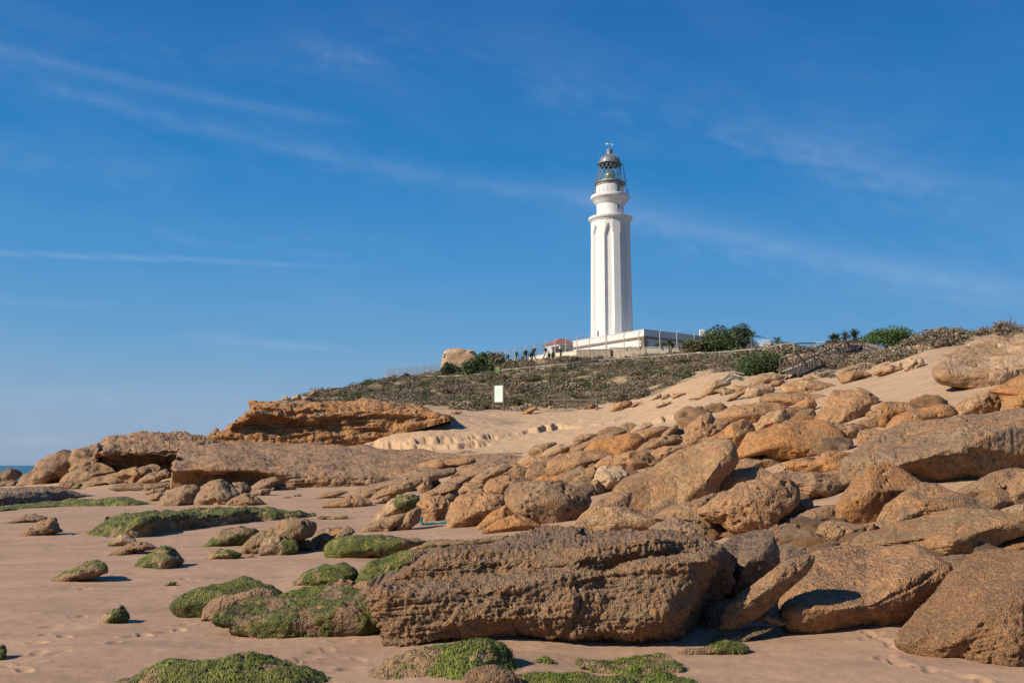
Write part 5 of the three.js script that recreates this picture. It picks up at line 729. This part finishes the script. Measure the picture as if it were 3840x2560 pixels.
{ // concrete block walls below the house, block joints too fine to tell apart from here
  const blk = texOf(512, (x, y, i) => { const row = (y / 32) | 0, xx = (x + (row % 2) * 32) % 64, j = y % 32 < 3 || xx < 3 ? .72 : 1, v = .82 + .1 * plF[i] + .06 * Math.sin(row * 12.9 + ((x + (row % 2) * 32) / 64 | 0) * 78.2); const g = clamp(v * j); return [g, g * .98, g * .95]; });
  const wallM = std(col(.52, .44, .35), .95, { map: blk }), wallB = std(col(.40, .33, .26), .95, { map: blk }), wallP = std(col(.66, .58, .46), .95, { map: plaster });
  const wall = (px0, t0, px1, t1, d0, d1, hh, m, label) => { const a = P(px0, t0, d0), b = P(px1, t1, d1), v = V().subVectors(b, a), Lh = Math.hypot(v.x, v.z), G = thing('block_wall', label, 'wall', V(a.x, a.y - hh, a.z), Math.atan2(-v.z, v.x)); const s = new THREE.Shape(); s.moveTo(0, -1); s.lineTo(Lh, -1); s.lineTo(Lh, hh + v.y); s.lineTo(0, hh); const g = new THREE.ExtrudeGeometry(s, { depth: .3, bevelEnabled: false }); const uv = g.attributes.uv; for (let i = 0; i < uv.count; i++) uv.setXY(i, uv.getX(i) / 3.2, uv.getY(i) / 3.2); part(G, 'body', g, m); const c = part(G, 'coping', beam(V(0, hh + .04, .15), V(Lh, hh + v.y + .04, .15), .4, .1), m); };
  wall(2070, 1327, 2168, 1317, 152, 147, 1.6, wallP, 'pale plastered low wall below the hut and annex');
  wall(2168, 1314, 2215, 1313, 142, 141, 1.7, wallB, 'brown concrete block pier at the left of the grey block wall'); wall(2215, 1313, 2290, 1311, 141, 140.5, 1.7, wallM, 'stepped concrete block wall in front of the lit house wall');
  wall(2288, 1306, 2424, 1303, 141, 138, 1.3, wallM, 'grey block wall below the house corner'); wall(2424, 1304, 2570, 1301, 138, 138, 1.2, wallP, 'pale low wall before the shaded house side');
  wall(1880, 1356, 1945, 1348, 172, 168, 1.5, wallP, 'short pale wall between the yuccas'); wall(1990, 1340, 2070, 1326, 162, 153, 1.3, wallP, 'pale sloping wall below the red-roofed hut');
  wall(1590, 1412, 1660, 1404, 196, 190, .7, wallP, 'low pale kerb wall left of the ruin');
  const a = P(2775, 1278, 150), G = thing('lattice_wall', 'white garden wall with pierced lattice top right of the big bush', 'wall', V(a.x, a.y - 1.9, a.z), -.25); part(G, 'body', box(4.2, 1.5, .3, 2.1, .3, 0), M.white); part(G, 'pillar', box(.6, 2.2, .5, 4.5, .75, 0), M.cream); part(G, 'rail', box(4.2, .12, .3, 2.1, 1.86, 0), M.white);
  for (let i = 0; i < 22; i++) part(G, 'lattice_bar', box(.06, .8, .12, .1 + i * .19, 1.42, 0), M.white); for (let i = 0; i < 3; i++) part(G, 'lattice_bar', box(4.2, .05, .1, 2.1, 1.2 + i * .22, 0), M.white);
  const b = P(2935, 1300, 128), G2 = thing('stone_pillar_box', 'small pale pillar box under the palm near the stairs', 'pillar', V(b.x, b.y - .9, b.z), .3); part(G2, 'body', box(1.3, 1.6, 1.1, 0, .4, 0), M.cream); part(G2, 'cap', box(1.5, .16, 1.3, 0, 1.28, 0), M.ledge);
  const c = P(2624, 1335, 131), G3 = thing('concrete_drum', 'short pale concrete drum beside the wooden path fence', 'drum', V(c.x, c.y - .7, c.z)); part(G3, 'body', new THREE.CylinderGeometry(.38, .4, 1.4, 18).translate(0, .5, 0), M.cream); part(G3, 'rim', new THREE.CylinderGeometry(.43, .43, .1, 18).translate(0, 1.2, 0), M.cream);
}
{ // the ruined tower stump
  const m = rock(0, '1656,1424 1656,1370 1659,1345 1663,1330 1669,1318 1680,1311 1700,1308 1720,1306 1735,1309 1745,1315 1766,1313 1776,1317 1789,1334 1797,1360 1806,1428', 'crumbling pale masonry ruin on the skyline left of the bushes', { d: 182, name: 'ruin', cat: 'ruin', tone: 'p', tone2: 'w', mix: .35, lean: 0, e: 6, facets: 0, lump: .012, mid: .03, rough: .3, crag: .6, pit: 0, lam: .4, T: 1.0, bury: .02, strata: .07, slam: .4, tilt: 0 }), G = m, rm = M.cream;
  const r = rng(3); for (let i = 0; i < 34; i++) { const left = i < 12, y = 1.5 + r() * 3.6, x = left ? -3.1 + r() * .5 : 1.4 + r() * 1.2; part(G, 'stone', box(.5 + r() * .5, .16 + r() * .1, .2, x, y + .6, 3.05), i % 3 ? M.stone : rm); } 
}
// ---------------------------------------------------------------- fences, stairs, signs
const wdF = tileField(256, [[4, .3], [64, .5], [128, .3]], 61), wood = texOf(256, (x, y, i) => { const g = clamp(.8 + .22 * wdF[i]); return [g, g * .98, g * .95]; });
M.wood = std(col(.46, .41, .35), .9, { map: wood }); M.woodDark = std(col(.17, .125, .09), .9, { map: wood }); M.post = std(col(.45, .38, .33), .7, { metalness: .1 }); M.wire = std(col(.22, .26, .30), .6, { metalness: .4 });
function meshFence(label, list, hh) { // chain-link: bent-topped posts, strands and net
  const q = list.map(([px, d, py]) => { const a = ground(px, d); if (py) a.y = P(px, py, d).y; return a; }), o = q[0], G = thing('chain_link_fence', label, 'fence', o.clone()); const L = q.map((p) => p.clone().sub(o)); const pg = merge([new THREE.CylinderGeometry(.07, .07, hh, 6).translate(0, hh / 2, 0), bar(V(0, hh, 0), V(.26, hh + .34, .1), .06)]);
  for (const p of L) part(G, 'post', pg, M.post).position.copy(p);
  for (let i = 0; i < L.length - 1; i++) { const a = L[i], b = L[i + 1], gs = []; for (const k of [.1, .5, 1]) gs.push(bar(a.clone().add(V(0, hh * k, 0)), b.clone().add(V(0, hh * k, 0)), .012, 4)); for (const k of [.45, .95]) gs.push(bar(a.clone().add(V(.26 * k, hh + .34 * k, .1 * k)), b.clone().add(V(.26 * k, hh + .34 * k, .1 * k)), .01, 4)); const n = Math.max(6, Math.round(a.distanceTo(b) / .22)); for (let j = -8; j < n; j++) for (const s of [0, 1]) { let t0 = j / n, t1 = (j + 8) / n, k0 = 0, k1 = 1; if (t0 < 0) { k0 = -t0 / (t1 - t0); t0 = 0; } if (t1 > 1) { k1 = 1 - (t1 - 1) / (8 / n); t1 = 1; } if (k1 <= k0) continue; const y0 = hh * (s ? 1 - k0 : k0), y1 = hh * (s ? 1 - k1 : k1); gs.push(bar(a.clone().lerp(b, t0).add(V(0, y0, 0)), a.clone().lerp(b, t1).add(V(0, y1, 0)), .005, 3)); } part(G, 'wire_mesh', merge(gs), M.wire); }
}
meshFence('chain-link fence on the skyline left of the ruin', [[1443, 250, 1415], [1464, 246, 1413], [1489, 242, 1412], [1517, 236, 1411], [1545, 229, 1410], [1574, 223, 1409], [1599, 217, 1408], [1625, 211, 1406], [1652, 205, 1402]], 2.3);
meshFence('second chain-link fence just behind the skyline fence', [[1450, 275, 1415], [1476, 272, 1414], [1503, 268, 1413], [1530, 263, 1412], [1557, 257, 1411], [1584, 250, 1410], [1608, 244, 1408], [1636, 238, 1406]], 2.2);
meshFence('chain-link fence climbing behind the yuccas to the hut', [[1800, 195, 1375], [1862, 192, 1362], [1895, 188, 1358], [1931, 184, 1352], [1968, 180, 1346], [2005, 176, 1340], [2046, 168, 1334], [2083, 160, 1330], [2123, 155, 1326], [2166, 150, 1320], [2212, 146, 1318], [2275, 142, 1316]], 2.4);
meshFence('chain-link fence along the house corner and shaded side', [[2279, 142, 1315], [2344, 139, 1309], [2400, 138, 1306], [2480, 137.5, 1304], [2545, 137.5, 1304], [2611, 138, 1304], [2677, 139, 1300]], 2.3);
function railFence(label, list, hh, m, braces, name = 'rail_fence') {
  const q = list.map(([px, py, d]) => { const py2 = py + hh / d * F, d2 = stand(px, py2, d - 40, d); const p = P(px, py2, d2); return p.setY(p.y + hh); }), o = q[0].clone().setY(q[0].y - hh), G = thing(name, label, 'fence', o); const L = q.map((p) => p.clone().sub(o));
  L.forEach((p, i) => part(G, 'post', bar(p.clone().add(V(0, -hh - .5, 0)), p.clone().add(V(0, .04, 0)), .07, 8), m));
  for (let i = 0; i < L.length - 1; i++) { part(G, 'rail', bar(L[i], L[i + 1], .08, 8), m); if (braces) { const mid = (a, b, k) => a.clone().lerp(b, k); if (i % 2) part(G, 'brace', bar(L[i].clone().add(V(0, -.1, 0)), L[i + 1].clone().add(V(0, -hh, 0)), .05, 6), m); else part(G, 'brace', bar(L[i].clone().add(V(0, -hh, 0)), L[i + 1].clone().add(V(0, -.1, 0)), .05, 6), m); } }
}
railFence('long weathered wooden rail fence along the hill path below the house', [[1885, 1388, 150], [1940, 1383, 148], [1988, 1379, 147], [2012, 1376, 146], [2067, 1371, 144], [2124, 1366, 142], [2182, 1358, 140], [2244, 1351, 138], [2310, 1346, 136], [2374, 1341, 134], [2444, 1337, 133], [2511, 1333, 132], [2581, 1330, 131], [2647, 1327, 130], [2700, 1324, 129], [2747, 1321, 128], [2815, 1315, 127], [2872, 1312, 126], [2930, 1300, 124], [2980, 1296, 122], [3060, 1290, 119], [3110, 1284, 117]], 1.0, M.wood, true);
railFence('low sagging wooden rail from the ruin to the small green sign', [[1600, 1409, 190], [1640, 1412, 186], [1690, 1413, 180], [1740, 1409, 173], [1800, 1402, 164], [1845, 1394, 156], [1885, 1389, 150]], .35, M.wood, false);
railFence('short dark wooden fence on the upper sand beside the sign', [[2060, 1496, 85], [2119, 1498, 85.5], [2167, 1499, 86], [2240, 1504, 88]], .85, M.woodDark, true);
railFence('tiny wooden barrier at the left end of the skyline', [[1391, 1422, 235], [1414, 1421, 235]], 1.0, M.wood, false, 'wooden_barrier');
{ // stairs up the dune
  const G = thing('wooden_stairs', 'dark wooden stairs with braced railings climbing the right dune', 'stairs', (() => P(2995, 1418, stand(2995, 1418, 55, 84)))()); const o = G.position;
  const A = [[2995, 1416], [3055, 1388], [3120, 1354], [3180, 1325], [3235, 1306]].map(([x, y]) => P(x, y, stand(x, y, 55, 114)).add(V(0, .25, 0)).sub(o)), sh = V(-1.5, .1, .6);
  const cv = new THREE.CatmullRomCurve3(A), cl = (t, s) => cv.getPoint(t).addScaledVector(sh, s);
  for (let i = 0; i < 56; i++) { const t = (i + .5) / 56; part(G, 'tread', beam(cl(t, 0), cl(t, 1), .5, .07), M.wood); }
  for (const s of [0, 1]) { const N = 12; for (let i = 0; i <= N; i++) { const p = cl(i / N, s); part(G, 'post', bar(p.clone().add(V(0, -1.2, 0)), p.clone().add(V(0, .98, 0)), .055, 6), M.woodDark); } for (let i = 0; i < N; i++) { const a = cl(i / N, s), b = cl((i + 1) / N, s), up = V(0, .95, 0); part(G, 'rail', bar(a.clone().add(up), b.clone().add(up), .055, 6), M.woodDark); part(G, 'brace', i % 2 ? bar(a.clone().add(up), b, .05, 5) : bar(a, b.clone().add(up), .05, 5), M.woodDark); part(G, 'stringer', beam(a.clone().add(V(0, -.12, 0)), b.clone().add(V(0, -.12, 0)), .1, .25), M.woodDark); } }
  railFence('wooden landing railing at the top of the stairs', [[3100, 1286, 116], [3125, 1285, 115.5], [3150, 1285, 115], [3178, 1285, 114.5], [3205, 1285, 114], [3243, 1286, 113]], 1.1, M.woodDark, true);
}
{ // information board and small green sign
  const p = ground(1870, 91), m = 91 / F, y1 = P(1870, 1442, 91).y - p.y, G = thing('information_board', 'tall narrow white information board on two wooden posts on the sand', 'sign', p, -.4);
  const w = 1.05; for (const s of [-1, 1]) part(G, 'post', box(.16, y1 + .5 + (s > 0 ? .1 : -.05), 0.14, s * w / 2, (y1 - .5) / 2 + (s > 0 ? .05 : -.02), 0), M.woodDark); part(G, 'frame', box(w, .09, .08, 0, y1 * .30, 0), M.woodDark); part(G, 'frame', box(w, .05, .08, 0, y1 - .06, 0), M.woodDark);
  const pr = texOf(256, (x, y) => { const f = .5 + .5 * plF[((y * 2) % 512) * 512 + (x * 2) % 512]; const map = Math.hypot((x - 130) / 60, (y - 150) / 70) < 1 + .4 * Math.sin(x * .1) ? .06 : 0; return [.83 - map - .06 * f, .88 - map * .5 - .04 * f, .84 - map - .05 * f]; });
  part(G, 'panel', box(w - .12, y1 * .64, .05, 0, y1 * .64, .02), std(0xffffff, .45, { map: pr }));
  const b = P(1866, 1402, stand(1866, 1402, 110, 152)), G2 = thing('green_sign', 'small yellow-green sign at the end of the path fence', 'sign', V(b.x, b.y, b.z), .2); part(G2, 'post', box(.1, 1.5, .1, -.45, .4, 0), M.woodDark); part(G2, 'panel', box(.65, .95, .05, -.02, .62, .03), std(col(.42, .47, .16), .6)); part(G2, 'band', box(.6, .14, .01, -.02, .45, .065), std(col(.16, .3, .1), .6));
}

// ---------------------------------------------------------------- plants
M.leaf = new THREE.MeshPhysicalMaterial({ color: 0xffffff, vertexColors: true, roughness: .8, transmission: 0, side: THREE.DoubleSide });
M.bark = std(col(.15, .11, .08), .95, { map: wood });
// many small leaf faces through the volume of a lumpy crown
function foliage(n, rx, ry, rz, leaf, tones, seed, lumps = 14) {
  const r = rng(seed), L = []; for (let i = 0; i < lumps; i++) { const a = r() * 6.283, q = Math.sqrt(r()) * .72, y = .12 + .62 * r(); L.push([Math.cos(a) * q * (1.1 - y * .4), y, Math.sin(a) * q * (1.1 - y * .4), .24 + .2 * r()]); } L.push([0, .35, 0, .5]);
  const pos = new Float32Array(n * 12), cl = new Float32Array(n * 12), idx = [], v = V(), a = V(), b = V(); let o = 0;
  for (let i = 0; i < n; i++) {
    const l = L[(r() * L.length) | 0], k = Math.pow(r(), .35) * l[3], t = r() * 6.283, z = r() * 2 - 1, s = Math.sqrt(1 - z * z); v.set(l[0] + k * s * Math.cos(t), Math.max(-.02, l[1] + k * z), l[2] + k * s * Math.sin(t)); v.set(v.x * rx, v.y * ry, v.z * rz);
    a.set(r() - .5, r() - .5, r() - .5).normalize(); b.set(r() - .5, r() - .5, r() - .5).cross(a).normalize(); const w = leaf * (.6 + .8 * r()); a.multiplyScalar(w); b.multiplyScalar(w * .45);
    const q = [[-1, 0], [0, -1], [1, 0], [0, 1]], f = r(), T = tones[(r() * tones.length) | 0], g = .75 + .5 * f; for (let j = 0; j < 4; j++) { pos[o] = v.x + a.x * q[j][0] + b.x * q[j][1]; pos[o + 1] = v.y + a.y * q[j][0] + b.y * q[j][1]; pos[o + 2] = v.z + a.z * q[j][0] + b.z * q[j][1]; cl[o] = T[0] * g; cl[o + 1] = T[1] * g; cl[o + 2] = T[2] * g; o += 3; } const e = i * 4; idx.push(e, e + 1, e + 2, e, e + 2, e + 3);
  }
  const g = new THREE.BufferGeometry(); g.setAttribute('position', new THREE.BufferAttribute(pos, 3)); g.setAttribute('color', new THREE.BufferAttribute(cl, 3)); g.setIndex(idx); g.computeVertexNormals(); return g;
}
const GREEN = [[.045, .085, .018], [.06, .10, .02], [.035, .065, .016], [.08, .115, .03]], DARK = [[.035, .055, .02], [.05, .07, .025], [.028, .045, .017]], GREY = [[.2, .15, .105], [.15, .12, .08], [.25, .195, .145], [.14, .12, .07]], OLIVE = [[.11, .105, .045], [.085, .085, .035], [.14, .125, .065]];
function bush(name, label, px, d, wpx, hpx, tones, n, seed, py) {
  d = stand(px, py, d - 45, d); const p = P(px, py, d), rx = 1.28 * wpx / 2 / F * d, ry = hpx / F * d, G = thing(name, label, 'bush', p.setY(p.y - .1));
  part(G, 'foliage', foliage(n, rx, ry, rx * .8, Math.max(.07, d * .0011), tones, seed, 22), M.leaf); const r = rng(seed + 5), gs = []; for (let i = 0; i < 7; i++) gs.push(bar(V(0, -.3, 0), V((r() - .5) * rx, ry * (.4 + .3 * r()), (r() - .5) * rx), .05, 5)); part(G, 'stem', merge(gs), M.bark);
}
bush('evergreen_bush', 'dense dark green bush right of the ruin', 1795, 168, 130, 72, GREEN, 7000, 101, 1405); bush('evergreen_bush', 'upper rounded green bush behind the dense one by the ruin', 1822, 172, 70, 60, GREEN, 4000, 102, 1378);
bush('bare_shrub', 'grey leafless shrub above the green bushes by the ruin', 1862, 176, 66, 60, GREY, 1700, 103, 1370); bush('evergreen_bush', 'dark bushy plant in front of the ruin face', 1682, 170, 56, 52, DARK, 2200, 104, 1408); bush('evergreen_bush', 'small dark tuft at the ruin right foot', 1722, 172, 18, 26, DARK, 700, 105, 1402);
bush('tall_bush', 'big rounded dark bush hiding the house side', 2715, 134, 175, 84, [...DARK, ...GREEN], 11000, 106, 1322); bush('tall_bush', 'high olive bush rising behind the big rounded one', 2735, 150, 150, 78, [...DARK, [.06, .07, .03]], 9000, 107, 1290); bush('tall_bush', 'pale olive bush against the shaded house wall', 2600, 136, 84, 44, OLIVE, 3500, 108, 1310); bush('bare_shrub', 'thin twiggy shrub left of the high olive bush', 2664, 146, 40, 60, GREY, 500, 109, 1290);
bush('dome_bush', 'wide dark dome bush below the path beside the stairs', 2852, 88, 196, 88, [...DARK, ...GREEN], 10000, 110, 1402); bush('dome_bush', 'bright green dome bush on the skyline right of the stairs', 3325, 116, 205, 70, [[.055, .105, .02], [.07, .12, .025], [.045, .085, .02]], 9000, 111, 1294);
bush('low_bush', 'dark low shrub at the foot of the house shaded wall', 2482, 139, 50, 20, DARK, 1000, 112, 1302); bush('low_bush', 'small bush at the left end of the path on the skyline', 1520, 190, 30, 20, DARK, 700, 113, 1418); bush('low_bush', 'green bush under the wooden fence near the small sign', 1930, 140, 40, 20, GREEN, 900, 114, 1400);
// spiky plants: stems with heads of stiff leaves
function spikes(n, len, seed, droop = .15, w = .05) { const r = rng(seed), gs = []; for (let i = 0; i < n; i++) { const t = r() * 6.283, e = -.3 + 1.7 * r(), L = len * (.75 + .4 * r()), dx = Math.cos(t) * Math.cos(e), dz = Math.sin(t) * Math.cos(e), dy = Math.sin(e), sx = -Math.sin(t) * w, sz = Math.cos(t) * w; const g = new THREE.BufferGeometry(), m = .5 * L; g.setAttribute('position', new THREE.Float32BufferAttribute([-sx, 0, -sz, sx, 0, sz, dx * m - sx, dy * m, dz * m - sz, dx * m + sx, dy * m, dz * m + sz, dx * L, dy * L - droop * L, dz * L], 3)); g.setIndex([0, 1, 2, 1, 3, 2, 2, 3, 4]); g.computeVertexNormals(); gs.push(g.toNonIndexed()); } return mergeGeometries(gs); }
M.yucca = std(col(.075, .095, .035), .6); M.agave = std(col(.14, .17, .09), .6); M.agaveY = std(col(.36, .34, .16), .6); M.palm = std(col(.07, .09, .03), .6);
function yucca(label, px, py, d, h, heads, m = M.yucca, ln = .75) { const p = P(px, py, stand(px, py, d - 45, d)), G = thing('yucca', label, 'yucca', p), r = rng((px * 7) | 0); for (let i = 0; i < heads; i++) { const x = (r() - .5) * h * .9, hh = h * (.5 + .35 * r()), z = (r() - .5) * .8; part(G, 'stem', new THREE.TubeGeometry(new THREE.CatmullRomCurve3([V(x * .2, -.3, z * .2), V(x * .8, hh * .45, z), V(x, hh, z)]), 6, .10, 6), M.bark); const q = part(G, 'leaf_head', spikes(60, ln * 1.25, (px + i * 31) | 0), m); q.position.set(x, hh, z); } }
yucca('yucca cluster left of the short pale wall', 1884, 1382, 165, 1.5, 2); yucca('bent yucca with long bare stem beside the short wall', 1920, 1372, 164, 2.2, 2, M.yucca, .6); yucca('leaning yucca group behind the sloping wall', 1990, 1362, 162, 2.2, 4); yucca('tall yucca left of the red-roofed hut', 2020, 1350, 161, 2.6, 2); yucca('dark spiky plant below the sloping wall', 2066, 1352, 156, 1.0, 3); yucca('single thin yucca on a leaning stem below the hut', 2090, 1346, 150, 1.6, 1, M.yucca, .5); yucca('yucca in front of the shaded house wall', 2512, 1312, 136, 1.2, 2); yucca('spiky plant at the grey block wall end', 2403, 1332, 134, .5, 2); yucca('dark spiky tuft left of the yellow agave', 2310, 1332, 134, .3, 2);
yucca('leafy yucca clump right of the ruin foot bush', 1905, 1385, 158, .5, 2); yucca('dark yucca clump on the landing of the stairs', 3190, 1284, 118, 1.3, 3, M.yucca, .8); yucca('low yucca behind the path rail near the stairs', 3135, 1288, 120, .7, 3);
function agave(label, px, py, d, len, m, n) { const p = P(px, py, stand(px, py, d - 45, d)), G = thing('agave', label, 'agave', p.setY(p.y - .1)), r = rng((px * 3) | 0); for (let i = 0; i < n; i++) part(G, 'leaf', spikes(1, len, (px * 11 + i * 17) | 0, .02, len * .07), m); }
agave('large blue-green agave by the leaning yuccas', 1958, 1364, 163, 1.9, M.agave, 34); agave('yellow-green agave in front of the grey block wall', 2352, 1336, 135, 1.5, M.agaveY, 34); agave('green agave right of the yellow one', 2378, 1338, 135, 1.1, M.agave, 30);
function palm(label, px, py, d, h, L, n) { const p = P(px, py, stand(px, py, d - 45, d)), G = thing('palm_tree', label, 'palm', p); part(G, 'trunk', new THREE.CylinderGeometry(.16, .24, h + .6, 8).translate(0, h / 2 - .3, 0), M.bark); const r = rng((px * 5) | 0);
  for (let i = 0; i < n; i++) { const t = i / n * 6.283 + r() * .4, e = .25 + r() * 1.1, l = L * (.8 + .3 * r()), pt = (u) => V(Math.cos(t) * Math.cos(e) * l * u, h + Math.sin(e) * l * u - .55 * l * u * u, Math.sin(t) * Math.cos(e) * l * u), gs = []; for (let k = 1; k < 15; k++) for (const s of [-1, 1]) { const a = pt(k / 15), w = .16 * L * Math.sin(Math.PI * (k / 15) * .9 + .25), b = a.clone().add(V(-Math.sin(t) * s * w, -.25 * w, Math.cos(t) * s * w)).add(pt(Math.min(1, k / 15 + .12)).sub(a)), c = pt(k / 15 + .05); const g = new THREE.BufferGeometry(); g.setAttribute('position', new THREE.Float32BufferAttribute([a.x, a.y, a.z, b.x, b.y, b.z, c.x, c.y, c.z], 3)); g.computeVertexNormals(); gs.push(g); } part(G, 'frond', mergeGeometries(gs), M.palm); } }
palm('palm crown behind the lattice wall right of the big bush', 2822, 1300, 145, 1.4, 2.6, 16); palm('short palm standing open beside the pillar box', 2915, 1308, 130, .7, 2.4, 18);
// hillside scrub: a few dozen separate shrubs nearest the sand, the rest one mass
{
  const r = rng(404), kinds = [[GREY, .07], [OLIVE, .06], [GREEN, .055], [GREY, .05]], geos = kinds.map(([t, l], i) => foliage(340, 1, .75, 1, l * 1.3, t, 500 + i, 9)), spots = [];
  const ok = (px, d) => { const p = ground(px, d); const bare = fbm(p.x * .13 + 5, 3, p.z * .13, 4) + .22 - clamp((px - 2450) / 2600); return bare > -.02 + .3 * (r() - .5) ? p : null; };
  for (let t = 0; t < 40000 && spots.length < 6500; t++) { const px = 1080 + r() * 2100, d0 = 90 - clamp((px - 2400) * .014, 0, 14), d = d0 + Math.pow(r(), 1.2) * (px < 1500 ? 110 : 60 + 45 * clamp((2000 - px) / 500)); if (d < d0 + 9 && r() < .75) continue; const p = ok(px, d); if (p) spots.push([px, d, p]); }
  for (let t = 0; t < 3600; t++) { const px = 3080 + r() * 800, d = 46 + r() * 50; const p = ground(px, d); if (d < 60) continue; if (fbm(p.x * .16, 33, p.z * .16, 3) > .2 + r() * .12 || r() < .02) spots.push([px, d, p, 1]); }
  const per = geos.map(() => []); for (const s of spots) { const g = fbm(s[2].x * .1, 21, s[2].z * .1, 3) + (r() - .5) * .7; per[s[3] ? (r() < .85 ? 0 : 3) : g < -.02 ? 3 : g < .2 ? 0 : g < .32 ? 1 : s[0] < 1700 || r() < .5 ? 2 : 1].push(s); }
  const m4 = new THREE.Matrix4(), q = new THREE.Quaternion(), c = new THREE.Color(); const G = new THREE.Group(); G.name = 'hillside_scrub'; G.userData = { kind: 'stuff', label: 'low grey and green scrub covering the hillside below the lighthouse', category: 'scrub' }; scene.add(G);
  per.forEach((l, k) => { const im = casts(new THREE.InstancedMesh(geos[k], M.leaf, l.length)); im.name = ['grey_scrub', 'olive_scrub', 'green_scrub', 'dry_scrub'][k]; im.userData.kind = 'stuff'; l.forEach(([px, d, p], i) => { const s = (.28 + 1.15 * Math.pow(r(), 3.2)) * (px > 3080 ? .9 : 1), f = k === 2 ? .75 : 1; q.setFromAxisAngle(V(0, 1, 0), r() * 6.28); m4.compose(V(p.x, p.y - .06, p.z), q, V(s * 1.25, s * (.6 + .5 * r()) * f, s * 1.25)); im.setMatrixAt(i, m4); const b = .75 + .6 * r(); im.setColorAt(i, c.setRGB(b * (.95 + .15 * r()), b, b * .95)); }); G.add(im); });
}
// separate shrubs that stand out on the slope and the right dune
[['1975,92', 'grey shrub behind the short dark fence'], ['2330,90', 'grey twiggy shrub at the sand edge below the block wall'], ['2405,88', 'dark shrub right of the twiggy one at the sand edge'], ['2540,96', 'tall grey shrub on the slope left of the dome bush'], ['2630,98', 'large pale grey shrub on the middle slope'], ['2720,92', 'grey shrub just left of the wide dome bush'], ['2800,78', 'small grey shrub under the wide dome bush'], ['3120,80', 'dry shrub below the stairs'], ['3220,78', 'brown dune shrub right of the stairs foot'], ['3330,72', 'big dark brown shrub on the right dune'], ['3430,70', 'bushy brown shrub in the middle of the right dune'], ['3500,66', 'wide brown shrub above the upright slab'], ['3590,66', 'brown shrub near the right dune crest'], ['3700,70', 'small shrub on the right skyline'], ['3800,68', 'shrub on the skyline at the right edge'], ['1560,105', 'dark green shrub on the left slope'], ['1700,110', 'olive shrub above the sign'], ['2160,98', 'olive shrub on the slope above the short fence'], ['1930,96', 'grey-green shrub right of the information board'], ['1800,93', 'low green shrub left of the information board']].forEach(([s, l], i) => {
  const [px, d] = s.split(',').map(Number), p = ground(px, d), k = i > 14 ? OLIVE : GREY, w = .8 + .5 * ((i * 37) % 10) / 10, G = thing('shrub', l, 'shrub', p.setY(p.y - .1)); part(G, 'foliage', foliage(1500, w * 1.2, w, w, .08, k, 900 + i, 16), M.leaf); const r = rng(i + 70), gs = []; for (let j = 0; j < 12; j++) gs.push(bar(V(0, -.2, 0), V((r() - .5) * 2 * w, w * (.7 + .5 * r()), (r() - .5) * 2 * w), .015, 4)); part(G, 'twigs', merge(gs), M.bark);
});
// driftwood on the sand crest
{ const o = P(2745, 1440, 62), G = thing('driftwood', 'twisted grey driftwood heap on the sand crest', 'driftwood', o), r = rng(8); for (let i = 0; i < 6; i++) part(G, 'branch', new THREE.TubeGeometry(new THREE.CatmullRomCurve3([V(-.7 + r() * .4, r() * .3, r() * .4), V(-.2 + r() * .3, .3 + r() * .5, r() * .3), V(.5 + r() * .4, .2 + r() * .6, r() * .4)]), 10, .05 + .03 * r(), 6), M.wood); }
renderer.render(scene, camera);
